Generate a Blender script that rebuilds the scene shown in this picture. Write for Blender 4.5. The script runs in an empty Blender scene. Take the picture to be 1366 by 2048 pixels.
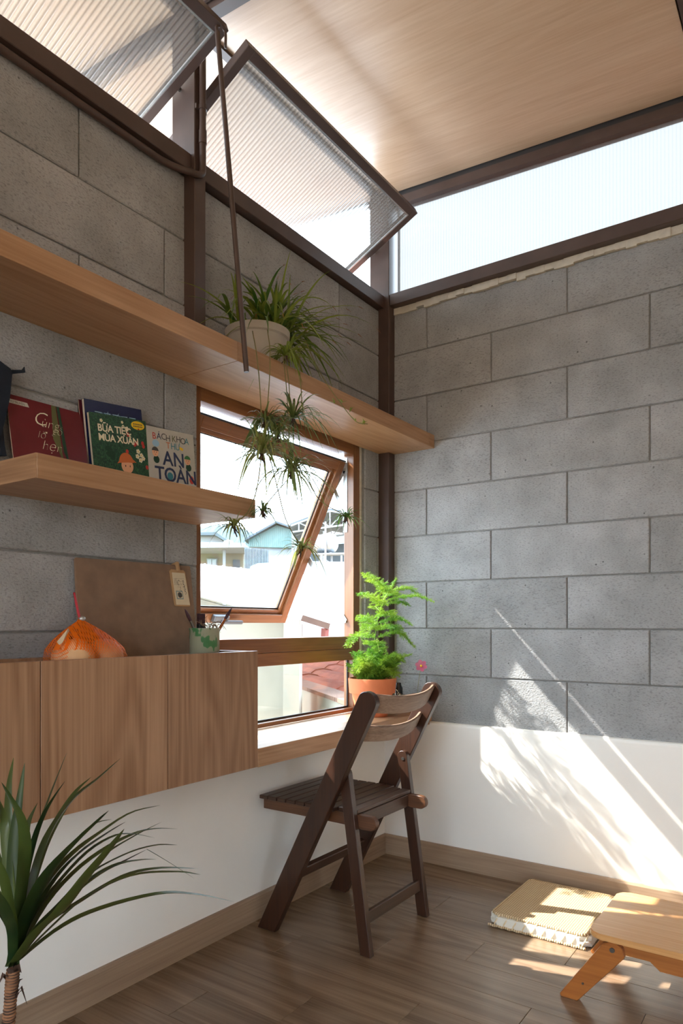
import bpy, bmesh, math, random
from mathutils import Vector, Matrix

SC = bpy.context.scene
COL = SC.collection
PI = math.pi
random.seed(11)

# ------------------------------------------------------------------ camera
YAW = 0.6063                       # the room's long axis is turned this far from the view
EYE = Vector((1.614, -2.663, 1.0106))
FOCAL_PX = 1406.0
cam_data = bpy.data.cameras.new('camera')
cam_data.sensor_fit = 'HORIZONTAL'
cam_data.sensor_width = 36.0
cam_data.lens = 36.0 * FOCAL_PX / 1366.0
cam_data.shift_y = 223.5 / 1366.0
cam_data.clip_start = 0.05
cam_data.clip_end = 2000
cam = bpy.data.objects.new('camera', cam_data)
COL.objects.link(cam)
cam.location = EYE
cam.rotation_euler = (PI / 2, 0, YAW)
SC.camera = cam

# ------------------------------------------------------------------ sky, sun, exposure
SKY_STRENGTH = 11.0
SUN_STRENGTH = 19.0
world = bpy.data.worlds.new('sky')
SC.world = world
world.use_nodes = True
bg = world.node_tree.nodes['Background']
bg.inputs['Color'].default_value = (0.69, 0.85, 1.0, 1)
bg.inputs['Strength'].default_value = SKY_STRENGTH
sun_data = bpy.data.lights.new('sun', 'SUN')
sun_data.energy = SUN_STRENGTH
sun_data.angle = math.radians(0.55)
sun_data.color = (1.0, 0.965, 0.91)
sun = bpy.data.objects.new('sun', sun_data)
COL.objects.link(sun)
SUN_DIR = Vector((1.0, 0.395, -1.10)).normalized()
sun.rotation_euler = SUN_DIR.to_track_quat('-Z', 'Y').to_euler()
sun.location = (-6, -3, 8)
SC.view_settings.view_transform = 'Standard'
SC.view_settings.look = 'None'
SC.view_settings.exposure = 0.26
SC.view_settings.gamma = 1.0
SC.view_settings.use_curve_mapping = False
SC.cycles.max_bounces = 14
SC.cycles.diffuse_bounces = 7
SC.cycles.glossy_bounces = 4
SC.cycles.transmission_bounces = 8
SC.cycles.transparent_max_bounces = 24
SC.cycles.sample_clamp_indirect = 6.0
SC.cycles.use_denoising = True

# ------------------------------------------------------------------ materials
def lin(c):
    return tuple(((x / 255) / 12.92 if x / 255 <= 0.04045 else ((x / 255 + 0.055) / 1.055) ** 2.4) for x in c) + (1.0,)

def new_mat(name):
    m = bpy.data.materials.new(name)
    m.use_nodes = True
    nt = m.node_tree
    return m, nt, nt.nodes['Principled BSDF']

def node(nt, t, **kw):
    n = nt.nodes.new(t)
    for k, v in kw.items():
        setattr(n, k, v)
    return n

def ramp(nt, fac, stops):
    r = nt.nodes.new('ShaderNodeValToRGB')
    while len(r.color_ramp.elements) < len(stops):
        r.color_ramp.elements.new(0.5)
    for e, (p, c) in zip(r.color_ramp.elements, stops):
        e.position = p
        e.color = c
    nt.links.new(fac, r.inputs[0])
    return r

def coords(nt, scale=(1, 1, 1), per_object=True):
    tc = nt.nodes.new('ShaderNodeTexCoord')
    out = tc.outputs['Object']
    if per_object:
        oi = nt.nodes.new('ShaderNodeObjectInfo')
        mul = nt.nodes.new('ShaderNodeMath'); mul.operation = 'MULTIPLY'; mul.inputs[1].default_value = 37.0
        nt.links.new(oi.outputs['Random'], mul.inputs[0])
        add = nt.nodes.new('ShaderNodeVectorMath'); add.operation = 'ADD'
        nt.links.new(out, add.inputs[0]); nt.links.new(mul.outputs[0], add.inputs[1])
        out = add.outputs[0]
    mp = nt.nodes.new('ShaderNodeMapping')
    mp.inputs['Scale'].default_value = scale
    nt.links.new(out, mp.inputs['Vector'])
    return mp.outputs['Vector']

def bump(nt, bsdf, height, strength=0.3, dist=0.002):
    b = nt.nodes.new('ShaderNodeBump')
    b.inputs['Strength'].default_value = strength
    b.inputs['Distance'].default_value = dist
    nt.links.new(height, b.inputs['Height'])
    nt.links.new(b.outputs['Normal'], bsdf.inputs['Normal'])

def mixc(nt, fac, a, b, mode='MIX'):
    m = nt.nodes.new('ShaderNodeMix'); m.data_type = 'RGBA'; m.blend_type = mode
    if isinstance(fac, (int, float)): m.inputs[0].default_value = fac
    else: nt.links.new(fac, m.inputs[0])
    for s, v in ((6, a), (7, b)):
        if isinstance(v, tuple): m.inputs[s].default_value = v
        else: nt.links.new(v, m.inputs[s])
    return m.outputs[2]

def plain(name, c, rough=0.6, metal=0.0, vary=0.0, scale=30, spec=0.5, bmp=0.0):
    m, nt, b = new_mat(name)
    b.inputs['Base Color'].default_value = lin(c)
    b.inputs['Roughness'].default_value = rough
    b.inputs['Metallic'].default_value = metal
    b.inputs['Specular IOR Level'].default_value = spec
    if vary or bmp:
        n = node(nt, 'ShaderNodeTexNoise'); n.inputs['Scale'].default_value = scale; n.inputs['Detail'].default_value = 5
        nt.links.new(coords(nt), n.inputs['Vector'])
        lo = tuple(x * (1 - vary) for x in lin(c)[:3]) + (1,)
        hi = tuple(min(1, x * (1 + vary)) for x in lin(c)[:3]) + (1,)
        r = ramp(nt, n.outputs['Fac'], [(0.3, lo), (0.7, hi)])
        nt.links.new(r.outputs[0], b.inputs['Base Color'])
        if bmp: bump(nt, b, n.outputs['Fac'], bmp)
    return m

def wood(name, light, dark, axis='y', rough=0.45, spec=0.4, scale=1.0, strength=1.0, figure=0.5):
    """long-grained timber; axis is the direction the grain runs in"""
    m, nt, b = new_mat(name)
    def sc(across, along):
        s = [across * scale] * 3
        s['xyz'.index(axis)] = along * scale
        return tuple(s)
    n1 = node(nt, 'ShaderNodeTexNoise'); n1.inputs['Scale'].default_value = 1; n1.inputs['Detail'].default_value = 4; n1.inputs['Distortion'].default_value = 0.7
    nt.links.new(coords(nt, sc(16, 1.1)), n1.inputs['Vector'])
    n2 = node(nt, 'ShaderNodeTexNoise'); n2.inputs['Scale'].default_value = 1; n2.inputs['Detail'].default_value = 6
    nt.links.new(coords(nt, sc(150, 3.5)), n2.inputs['Vector'])
    w = node(nt, 'ShaderNodeTexNoise'); w.inputs['Scale'].default_value = 1; w.inputs['Detail'].default_value = 1.5; w.inputs['Distortion'].default_value = 0.3
    nt.links.new(coords(nt, sc(5.0, 0.75)), w.inputs['Vector'])
    # contour lines of a soft field give the cathedral figure of flat-sawn boards
    mu = node(nt, 'ShaderNodeMath', operation='MULTIPLY'); mu.inputs[1].default_value = 75.0
    nt.links.new(w.outputs['Fac'], mu.inputs[0])
    sn = node(nt, 'ShaderNodeMath', operation='SINE'); nt.links.new(mu.outputs[0], sn.inputs[0])
    sf = node(nt, 'ShaderNodeMapRange'); sf.inputs['From Min'].default_value = -1; nt.links.new(sn.outputs[0], sf.inputs['Value'])
    a = node(nt, 'ShaderNodeMath', operation='MULTIPLY_ADD'); a.inputs[1].default_value = 0.55 * figure
    nt.links.new(sf.outputs[0], a.inputs[0]); nt.links.new(n2.outputs['Fac'], a.inputs[2])
    c = node(nt, 'ShaderNodeMath', operation='MULTIPLY_ADD'); c.inputs[1].default_value = 0.75
    nt.links.new(n1.outputs['Fac'], c.inputs[0]); nt.links.new(a.outputs[0], c.inputs[2])
    mid = 0.5 + 0.375 + 0.27 * figure
    sp = 0.30 / strength
    mr = node(nt, 'ShaderNodeMapRange'); mr.inputs['From Min'].default_value = mid - sp; mr.inputs['From Max'].default_value = mid + sp
    nt.links.new(c.outputs[0], mr.inputs['Value'])
    r = ramp(nt, mr.outputs[0], [(0.0, lin(dark)), (1.0, lin(light))])
    oi = node(nt, 'ShaderNodeObjectInfo')
    hv = node(nt, 'ShaderNodeHueSaturation')
    vr = node(nt, 'ShaderNodeMapRange'); vr.inputs['To Min'].default_value = 0.9; vr.inputs['To Max'].default_value = 1.08
    nt.links.new(oi.outputs['Random'], vr.inputs['Value'])
    nt.links.new(vr.outputs[0], hv.inputs['Value'])
    nt.links.new(r.outputs[0], hv.inputs['Color'])
    nt.links.new(hv.outputs[0], b.inputs['Base Color'])
    b.inputs['Roughness'].default_value = rough
    b.inputs['Specular IOR Level'].default_value = spec
    bump(nt, b, n2.outputs['Fac'], 0.12, 0.001)
    return m

def block_mat():
    m, nt, b = new_mat('aerated_concrete')
    v = coords(nt)
    n = node(nt, 'ShaderNodeTexNoise'); n.inputs['Scale'].default_value = 7; n.inputs['Detail'].default_value = 5
    nt.links.new(v, n.inputs['Vector'])
    f = node(nt, 'ShaderNodeTexNoise'); f.inputs['Scale'].default_value = 180; f.inputs['Detail'].default_value = 3
    nt.links.new(v, f.inputs['Vector'])
    # sawn texture: short pits stretched along the block
    p = node(nt, 'ShaderNodeTexNoise'); p.inputs['Scale'].default_value = 1; p.inputs['Detail'].default_value = 3
    nt.links.new(coords(nt, (110, 110, 260)), p.inputs['Vector'])
    vo = node(nt, 'ShaderNodeTexVoronoi'); vo.inputs['Scale'].default_value = 26
    nt.links.new(v, vo.inputs['Vector'])
    pit = ramp(nt, vo.outputs['Distance'], [(0.05, (0.25, 0.25, 0.25, 1)), (0.10, (1, 1, 1, 1))])
    gate = node(nt, 'ShaderNodeTexNoise'); gate.inputs['Scale'].default_value = 14; nt.links.new(v, gate.inputs['Vector'])
    g2 = ramp(nt, gate.outputs['Fac'], [(0.52, (0, 0, 0, 1)), (0.6, (1, 1, 1, 1))])
    base = ramp(nt, n.outputs['Fac'], [(0.3, lin((142, 141, 140))), (0.7, lin((166, 165, 164)))])
    oi = node(nt, 'ShaderNodeObjectInfo'); hv = node(nt, 'ShaderNodeHueSaturation')
    vr = node(nt, 'ShaderNodeMapRange'); vr.inputs['To Min'].default_value = 0.92; vr.inputs['To Max'].default_value = 1.06
    nt.links.new(oi.outputs['Random'], vr.inputs['Value']); nt.links.new(vr.outputs[0], hv.inputs['Value'])
    nt.links.new(base.outputs[0], hv.inputs['Color'])
    grain = ramp(nt, p.outputs['Fac'], [(0.30, (0.62, 0.62, 0.62, 1)), (0.48, (1, 1, 1, 1))])
    c = mixc(nt, 0.85, hv.outputs[0], grain.outputs[0], 'MULTIPLY')
    pm = mixc(nt, g2.outputs[0], (1, 1, 1, 1), pit.outputs[0])
    c = mixc(nt, 0.8, c, pm, 'MULTIPLY')
    nt.links.new(c, b.inputs['Base Color'])
    b.inputs['Roughness'].default_value = 0.92
    b.inputs['Specular IOR Level'].default_value = 0.2
    h = node(nt, 'ShaderNodeMath', operation='ADD'); nt.links.new(p.outputs['Fac'], h.inputs[0]); nt.links.new(f.outputs['Fac'], h.inputs[1])
    h2 = node(nt, 'ShaderNodeMath', operation='ADD'); nt.links.new(h.outputs[0], h2.inputs[0]); nt.links.new(pm, h2.inputs[1])
    bump(nt, b, h2.outputs[0], 0.7, 0.003)
    return m

def schlick(nt, f0):
    # reflectance of a thin sheet, the same seen from either side
    lw = nt.nodes.new('ShaderNodeLayerWeight'); lw.inputs[0].default_value = 0.5
    p = node(nt, 'ShaderNodeMath', operation='POWER'); p.inputs[1].default_value = 5.0
    nt.links.new(lw.outputs['Facing'], p.inputs[0])
    m = node(nt, 'ShaderNodeMath', operation='MULTIPLY_ADD'); m.inputs[1].default_value = 1 - f0; m.inputs[2].default_value = f0
    nt.links.new(p.outputs[0], m.inputs[0])
    return m.outputs[0]

def clear_glass(name, tint=(0.97, 0.985, 0.98), gloss=0.06):
    m, nt, b = new_mat(name)
    nt.nodes.remove(b)
    out = nt.nodes['Material Output']
    t = node(nt, 'ShaderNodeBsdfTransparent'); t.inputs[0].default_value = tint + (1,)
    g = node(nt, 'ShaderNodeBsdfGlossy'); g.inputs['Roughness'].default_value = 0.02
    f = schlick(nt, 0.04)
    mx = node(nt, 'ShaderNodeMixShader')
    nt.links.new(f, mx.inputs[0]); nt.links.new(t.outputs[0], mx.inputs[1]); nt.links.new(g.outputs[0], mx.inputs[2])
    nt.links.new(mx.outputs[0], out.inputs[0])
    return m

def reeded_glass(name, through, milk, tint, edge=0.35, pitch=0.0155, axis='Y', groove=0.7):
    """fluted sheet: partly clear, partly milky, shiny ribs"""
    m, nt, b = new_mat(name)
    nt.nodes.remove(b)
    out = nt.nodes['Material Output']
    lw = node(nt, 'ShaderNodeLayerWeight'); lw.inputs[0].default_value = 0.5
    r = ramp(nt, lw.outputs['Facing'], [(0.0, tint + (1,)), (1.0, tuple(x * edge for x in tint) + (1,))])
    # darker stripes put into the tint, standing for each groove's absorption and refraction
    tcn = node(nt, 'ShaderNodeTexCoord'); sp_ = node(nt, 'ShaderNodeSeparateXYZ'); nt.links.new(tcn.outputs['Object'], sp_.inputs[0])
    k1 = node(nt, 'ShaderNodeMath', operation='MULTIPLY'); k1.inputs[1].default_value = 2 * PI / pitch; nt.links.new(sp_.outputs[axis], k1.inputs[0])
    k2 = node(nt, 'ShaderNodeMath', operation='COSINE'); nt.links.new(k1.outputs[0], k2.inputs[0])
    k3 = node(nt, 'ShaderNodeMapRange'); k3.inputs['From Min'].default_value = 0.2; k3.inputs['From Max'].default_value = 1.0; k3.inputs['To Min'].default_value = 1.0; k3.inputs['To Max'].default_value = groove
    nt.links.new(k2.outputs[0], k3.inputs['Value'])
    gr = mixc(nt, 1.0, r.outputs[0], k3.outputs[0], 'MULTIPLY')
    t = node(nt, 'ShaderNodeBsdfTransparent'); nt.links.new(gr, t.inputs[0])
    rf = node(nt, 'ShaderNodeBsdfRefraction'); rf.inputs['IOR'].default_value = 1.06; rf.inputs['Roughness'].default_value = 0.12
    nt.links.new(gr, rf.inputs['Color'])
    tl = node(nt, 'ShaderNodeBsdfTranslucent'); nt.links.new(gr, tl.inputs[0])
    g = node(nt, 'ShaderNodeBsdfGlossy'); g.inputs['Roughness'].default_value = 0.08
    m1 = node(nt, 'ShaderNodeMixShader'); m1.inputs[0].default_value = 1 - through
    nt.links.new(t.outputs[0], m1.inputs[1]); nt.links.new(rf.outputs[0], m1.inputs[2])
    m2 = node(nt, 'ShaderNodeMixShader'); m2.inputs[0].default_value = milk
    nt.links.new(m1.outputs[0], m2.inputs[1]); nt.links.new(tl.outputs[0], m2.inputs[2])
    f = schlick(nt, 0.05)
    m3 = node(nt, 'ShaderNodeMixShader')
    nt.links.new(f, m3.inputs[0]); nt.links.new(m2.outputs[0], m3.inputs[1]); nt.links.new(g.outputs[0], m3.inputs[2])
    nt.links.new(m3.outputs[0], out.inputs[0])
    return m

def leaf_mat(name, c1, c2, trans=0.35, rough=0.45, tip=None):
    m, nt, b = new_mat(name)
    out = nt.nodes['Material Output']
    n = node(nt, 'ShaderNodeTexNoise'); n.inputs['Scale'].default_value = 9; n.inputs['Detail'].default_value = 3
    nt.links.new(coords(nt), n.inputs['Vector'])
    oi = node(nt, 'ShaderNodeObjectInfo')
    ad = node(nt, 'ShaderNodeMath', operation='MULTIPLY_ADD'); ad.inputs[1].default_value = 0.7
    nt.links.new(oi.outputs['Random'], ad.inputs[0]); nt.links.new(n.outputs['Fac'], ad.inputs[2])
    r = ramp(nt, ad.outputs[0], [(0.45, lin(c1)), (1.05, lin(c2))])
    nt.links.new(r.outputs[0], b.inputs['Base Color'])
    b.inputs['Roughness'].default_value = rough
    tl = node(nt, 'ShaderNodeBsdfTranslucent'); nt.links.new(r.outputs[0], tl.inputs[0])
    mx = node(nt, 'ShaderNodeMixShader'); mx.inputs[0].default_value = trans
    nt.links.new(b.outputs[0], mx.inputs[1]); nt.links.new(tl.outputs[0], mx.inputs[2])
    nt.links.new(mx.outputs[0], out.inputs[0])
    return m

M = {}
M['block'] = block_mat()
M['mortar'] = plain('mortar', (128, 126, 122), 0.95, vary=0.15, scale=60, bmp=0.4)
M['cream_mortar'] = plain('cream_mortar', (196, 186, 170), 0.95, vary=0.1, scale=40, bmp=0.5)
M['plaster'] = plain('white_plaster', (236, 231, 223), 0.85, vary=0.02, scale=5, spec=0.3, bmp=0.03)
M['warm_plaster'] = plain('warm_white_plaster', (236, 218, 194), 0.85, vary=0.02, scale=5)
M['steel'] = plain('brown_steel', (74, 57, 50), 0.42, vary=0.14, scale=12, spec=0.5)
M['dark_gap'] = plain('dark_channel', (45, 42, 42), 0.6)
M['frame_wood'] = wood('varnished_frame_wood', (150, 100, 62), (114, 72, 42), 'y', 0.3, 0.5, 1.2, 0.8, 0.2)
M['frame_wood_z'] = wood('varnished_frame_wood_upright', (150, 100, 62), (114, 72, 42), 'z', 0.3, 0.5, 1.2, 0.8, 0.2)
M['gasket'] = plain('black_gasket', (36, 36, 38), 0.5)
M['shelf_wood'] = wood('ash_veneer', (182, 144, 110), (150, 110, 76), 'y', 0.42, 0.4, 1.0, 0.75, 0.35)
M['shelf_end'] = wood('ash_veneer_end', (190, 150, 114), (150, 110, 78), 'x', 0.45, 0.4)
M['cabinet_wood'] = wood('ash_veneer_upright', (172, 134, 103), (138, 100, 71), 'z', 0.42, 0.4, 1.0, 0.85, 0.6)
M['ceiling_wood'] = wood('oak_ceiling_sheet', (234, 204, 174), (208, 170, 136), 'x', 0.3, 0.5, 0.75, 0.6, 0.22)
M['floor_wood'] = wood('grey_oak_floor', (140, 116, 93), (98, 77, 58), 'x', 0.27, 0.7, 0.8, 0.75, 0.6)
M['base_wood'] = wood('grey_oak_skirting_y', (176, 150, 124), (140, 114, 92), 'y', 0.45, 0.4, 0.9, 0.8, 0.3)
M['base_wood_x'] = wood('grey_oak_skirting_x', (176, 150, 124), (140, 114, 92), 'x', 0.45, 0.4, 0.9, 0.8, 0.3)
M['chair_wood_z'] = wood('dark_chair_wood_upright', (70, 42, 27), (36, 20, 13), 'z', 0.35, 0.5, 1.6, 0.7, 0.2)
M['chair_wood_y'] = wood('dark_chair_wood_slat', (84, 56, 40), (44, 28, 20), 'y', 0.4, 0.5, 1.6, 0.7, 0.2)
M['chair_wood_x'] = wood('dark_chair_wood_rail', (112, 72, 46), (56, 33, 22), 'x', 0.4, 0.5, 1.6, 0.7, 0.2)
M['worn_wood'] = wood('worn_back_rail', (158, 132, 112), (112, 86, 68), 'y', 0.5, 0.4, 2.2, 0.8, 0.2)
M['table_wood'] = wood('honey_table_wood', (180, 112, 54), (142, 80, 36), 'x', 0.28, 0.5, 1.0, 0.7, 0.2)
M['table_top'] = wood('worn_honey_table_top', (214, 164, 108), (186, 130, 76), 'x', 0.25, 0.5, 1.0, 0.7, 0.2)
M['glass'] = clear_glass('window_glass')
M['reeded'] = reeded_glass('reeded_sash_glass', 0.58, 0.25, (0.50, 0.49, 0.47), 0.45, groove=0.62)
M['reeded_sky'] = reeded_glass('reeded_sky_glass', 0.45, 0.25, (0.122, 0.112, 0.103), 0.85, 0.0125, 'X', 0.90)
M['screw'] = plain('steel_screw', (120, 116, 110), 0.35, 0.9)
M['alu'] = plain('aluminium', (182, 186, 186), 0.4, 0.7, vary=0.1, scale=60)
M['handle_grey'] = plain('grey_handle', (104, 108, 116), 0.35, 0.4)
M['grey_top'] = plain('grey_cabinet_top', (120, 116, 112), 0.5)
M['hardboard'] = plain('brown_hardboard', (128, 102, 82), 0.85, vary=0.12, scale=24, bmp=0.1)
M['paper'] = plain('cream_paper', (206, 188, 158), 0.8, vary=0.05, scale=30)
M['card'] = plain('brown_card', (176, 138, 98), 0.8)
M['ink'] = plain('grey_ink', (70, 66, 62), 0.7)
M['teal_ink'] = plain('blue_grey_stamp', (120, 138, 136), 0.7)
M['terracotta'] = plain('terracotta', (208, 118, 74), 0.75, vary=0.12, scale=10, bmp=0.08)
M['soil'] = plain('soil', (58, 44, 34), 0.95, vary=0.3, scale=80, bmp=0.6)
M['white_pot'] = plain('grey_white_pot', (172, 162, 148), 0.6, vary=0.06, scale=14)
M['tin'] = None

# ------------------------------------------------------------------ building helpers
ORG = {}

def tag(o, label=None, cat=None, group=None, kind=None):
    if label: o['label'] = label
    if cat: o['category'] = cat
    if group: o['group'] = group
    if kind: o['kind'] = kind
    return o

def thing(name, loc, label, cat, group=None, kind=None):
    o = bpy.data.objects.new(name, None)
    COL.objects.link(o)
    o.empty_display_size = 0.05
    o.location = loc
    ORG[o.name] = Vector(loc)
    return tag(o, label, cat, group, kind)

def obj(name, bm, mat, parent=None, smooth=False, label=None, kind=None, origin=None, angle=None):
    bmesh.ops.recalc_face_normals(bm, faces=bm.faces) if not getattr(bm, 'keep', False) else None
    lo = Vector([min(v.co[i] for v in bm.verts) for i in range(3)])
    hi = Vector([max(v.co[i] for v in bm.verts) for i in range(3)])
    org = Vector(origin) if origin is not None else (lo + hi) / 2
    bmesh.ops.translate(bm, verts=bm.verts, vec=-org)
    me = bpy.data.meshes.new(name)
    bm.to_mesh(me)
    bm.free()
    if smooth:
        me.polygons.foreach_set('use_smooth', [True] * len(me.polygons))
        if angle:
            me.set_sharp_from_angle(angle=math.radians(angle))
    me.materials.append(M[mat] if isinstance(mat, str) else mat)
    o = bpy.data.objects.new(name, me)
    COL.objects.link(o)
    if parent is not None:
        o.parent = parent
        o.location = org - ORG[parent.name]
    else:
        o.location = org
    ORG[o.name] = org
    if label: o['label'] = label
    if kind: o['kind'] = kind
    return o

def share(name, src, org, parent, mat=None, rotz=0):
    o = bpy.data.objects.new(name, src.data)
    COL.objects.link(o)
    o.parent = parent
    o.location = Vector(org) - ORG[parent.name]
    o.rotation_euler = (0, 0, rotz)
    ORG[o.name] = Vector(org)
    return o

def BM():
    return bmesh.new()

def box(bm, x0, x1, y0, y1, z0, z1, bev=0.0, seg=1):
    vs = [bm.verts.new((x, y, z)) for x in (x0, x1) for y in (y0, y1) for z in (z0, z1)]
    fs = [bm.faces.new([vs[i] for i in q]) for q in ((0, 1, 3, 2), (4, 6, 7, 5), (0, 4, 5, 1), (2, 3, 7, 6), (0, 2, 6, 4), (1, 5, 7, 3))]
    if bev:
        es = list({e for f in fs for e in f.edges})
        bmesh.ops.bevel(bm, geom=es, offset=bev, segments=seg, affect='EDGES', profile=0.5)
    return bm

def obox(bm, c, ax, half, bev=0.0, seg=1):
    """box with its own axes: c centre, ax three unit vectors, half three half sizes"""
    c = Vector(c)
    vs = []
    for i in (-1, 1):
        for j in (-1, 1):
            for k in (-1, 1):
                vs.append(bm.verts.new(c + ax[0] * (i * half[0]) + ax[1] * (j * half[1]) + ax[2] * (k * half[2])))
    fs = [bm.faces.new([vs[i] for i in q]) for q in ((0, 1, 3, 2), (4, 6, 7, 5), (0, 4, 5, 1), (2, 3, 7, 6), (0, 2, 6, 4), (1, 5, 7, 3))]
    if bev:
        es = list({e for f in fs for e in f.edges})
        bmesh.ops.bevel(bm, geom=es, offset=bev, segments=seg, affect='EDGES', profile=0.5)
    return bm

def bar(bm, p, q, w, t, up=(0, 0, 1), bev=0.0, seg=1):
    """rectangular bar from p to q: w wide along the side direction, t along the remaining one"""
    p, q = Vector(p), Vector(q)
    d = (q - p).normalized()
    s = d.cross(Vector(up)).normalized()
    n = s.cross(d).normalized()
    return obox(bm, (p + q) / 2, (d, s, n), ((q - p).length / 2, w / 2, t / 2), bev, seg)

def frames(pts):
    pts = [Vector(p) for p in pts]
    ts = []
    for i in range(len(pts)):
        a = pts[max(0, i - 1)]; b = pts[min(len(pts) - 1, i + 1)]
        ts.append((b - a).normalized())
    ref = Vector((0, 0, 1)) if abs(ts[0].z) < 0.9 else Vector((1, 0, 0))
    n = (ref - ts[0] * ref.dot(ts[0])).normalized()
    out = []
    for t in ts:
        n = (n - t * n.dot(t))
        n = n.normalized() if n.length > 1e-6 else t.orthogonal().normalized()
        out.append((t, n, t.cross(n)))
    return pts, out

def tube(bm, pts, r, n=8, cap=True):
    pts, fr = frames(pts)
    rs = r if isinstance(r, (list, tuple)) else [r] * len(pts)
    rings = []
    for p, (t, a, b), rr in zip(pts, fr, rs):
        rings.append([bm.verts.new(p + (a * math.cos(2 * PI * k / n) + b * math.sin(2 * PI * k / n)) * rr) for k in range(n)])
    for i in range(len(rings) - 1):
        for k in range(n):
            bm.faces.new((rings[i][k], rings[i][(k + 1) % n], rings[i + 1][(k + 1) % n], rings[i + 1][k]))
    if cap:
        bm.faces.new(rings[0][::-1]); bm.faces.new(rings[-1])
    return bm

def lathe(bm, prof, c, n=32):
    c = Vector(c)
    rings = []
    for r, z in prof:
        if r < 1e-6:
            rings.append([bm.verts.new(c + Vector((0, 0, z)))])
        else:
            rings.append([bm.verts.new(c + Vector((r * math.cos(2 * PI * k / n), r * math.sin(2 * PI * k / n), z))) for k in range(n)])
    for a, b in zip(rings, rings[1:]):
        if len(a) == 1 and len(b) == 1: continue
        for k in range(n):
            k2 = (k + 1) % n
            if len(a) == 1: bm.faces.new((a[0], b[k], b[k2]))
            elif len(b) == 1: bm.faces.new((a[k], a[k2], b[0]))
            else: bm.faces.new((a[k], a[k2], b[k2], b[k]))
    return bm

def ribbon(bm, pts, ws, fold=0.25, flat=None):
    """a leaf: three points across, the midrib sunk, following pts"""
    pts = [Vector(p) for p in pts]
    prev = None
    rows = []
    for i, p in enumerate(pts):
        t = (pts[min(i + 1, len(pts) - 1)] - pts[max(i - 1, 0)]).normalized()
        s = t.cross(Vector((0, 0, 1))) if flat is None else t.cross(flat)
        if s.length < 0.15:
            s = prev if prev is not None else t.orthogonal()
        s = s.normalized()
        if prev is not None and s.dot(prev) < 0: s = -s
        if prev is not None: s = (s + prev).normalized()
        prev = s
        n = s.cross(t).normalized()
        w = ws[i] / 2
        rows.append([bm.verts.new(p - s * w + n * (fold * w)), bm.verts.new(p), bm.verts.new(p + s * w + n * (fold * w))])
    for a, b in zip(rows, rows[1:]):
        bm.faces.new((a[0], a[1], b[1], b[0])); bm.faces.new((a[1], a[2], b[2], b[1]))
    return bm

def smooth_curve(P, n):
    """Catmull-Rom through the points"""
    P = [Vector(p) for p in P]
    Q = [P[0] * 2 - P[1]] + P + [P[-1] * 2 - P[-2]]
    out = []
    segs = len(P) - 1
    for k in range(n + 1):
        f = k / n * segs
        i = min(int(f), segs - 1); u = f - i
        a, b, c, d = Q[i:i + 4]
        out.append(0.5 * ((2 * b) + (c - a) * u + (2 * a - 5 * b + 4 * c - d) * u * u + (3 * b - a - 3 * c + d) * u ** 3))
    return out

def prism(bm, poly, ext):
    a = [bm.verts.new(Vector(p)) for p in poly]
    b = [bm.verts.new(Vector(p) + Vector(ext)) for p in poly]
    bm.faces.new(a); bm.faces.new(b[::-1])
    n = len(a)
    for i in range(n):
        bm.faces.new((a[i], b[i], b[(i + 1) % n], a[(i + 1) % n]))
    return bm

def ball(bm, c, r, n=16, squash=(1, 1, 1)):
    mt = Matrix.Translation(Vector(c)) @ Matrix.Diagonal((*squash, 1))
    bmesh.ops.create_uvsphere(bm, u_segments=n, v_segments=max(6, n // 2), radius=r, matrix=mt)
    return bm

def text(name, s, size, mat, origin, right, up, parent, align='LEFT', shear=0.0, bold=0.0, spacing=1.0, line=1.0):
    cu = bpy.data.curves.new(name, 'FONT')
    cu.body = s; cu.size = size; cu.align_x = align; cu.shear = shear; cu.space_character = spacing; cu.offset = bold; cu.space_line = line
    cu.extrude = 0.00008
    cu.resolution_u = 3
    cu.materials.append(M[mat])
    tmp = bpy.data.objects.new(name, cu)
    me = bpy.data.meshes.new_from_object(tmp)
    bpy.data.objects.remove(tmp)
    me.materials.clear(); me.materials.append(M[mat])
    o = bpy.data.objects.new(name, me)
    COL.objects.link(o)
    r = Vector(right).normalized(); u = Vector(up).normalized(); n = r.cross(u)
    mt = Matrix((r, u, n)).transposed().to_4x4()
    o.parent = parent
    loc = Vector(origin) - ORG[parent.name]
    o.matrix_local = Matrix.Translation(loc) @ mt
    return o

def clip(r, hole):
    """the rectangle (a0,a1,z0,z1) minus a hole, as up to four rectangles"""
    a0, a1, z0, z1 = r; h0, h1, g0, g1 = hole
    if a1 <= h0 or a0 >= h1 or z1 <= g0 or z0 >= g1: return [r]
    out = []
    if a0 < h0: out.append((a0, h0, z0, z1))
    if a1 > h1: out.append((h1, a1, z0, z1))
    b0, b1 = max(a0, h0), min(a1, h1)
    if z0 < g0: out.append((b0, b1, z0, g0))
    if z1 > g1: out.append((b0, b1, g1, z1))
    return [q for q in out if q[1] - q[0] > 0.012 and q[3] - q[2] > 0.012]

# ------------------------------------------------------------------ the room shell
XR, YF = 3.4, -4.6                  # right wall, wall behind the viewer
BL, BB = -0.015, 0.02               # block faces of the two walls in view
ceil_z = lambda x: 2.900 - 0.058 * x

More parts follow.
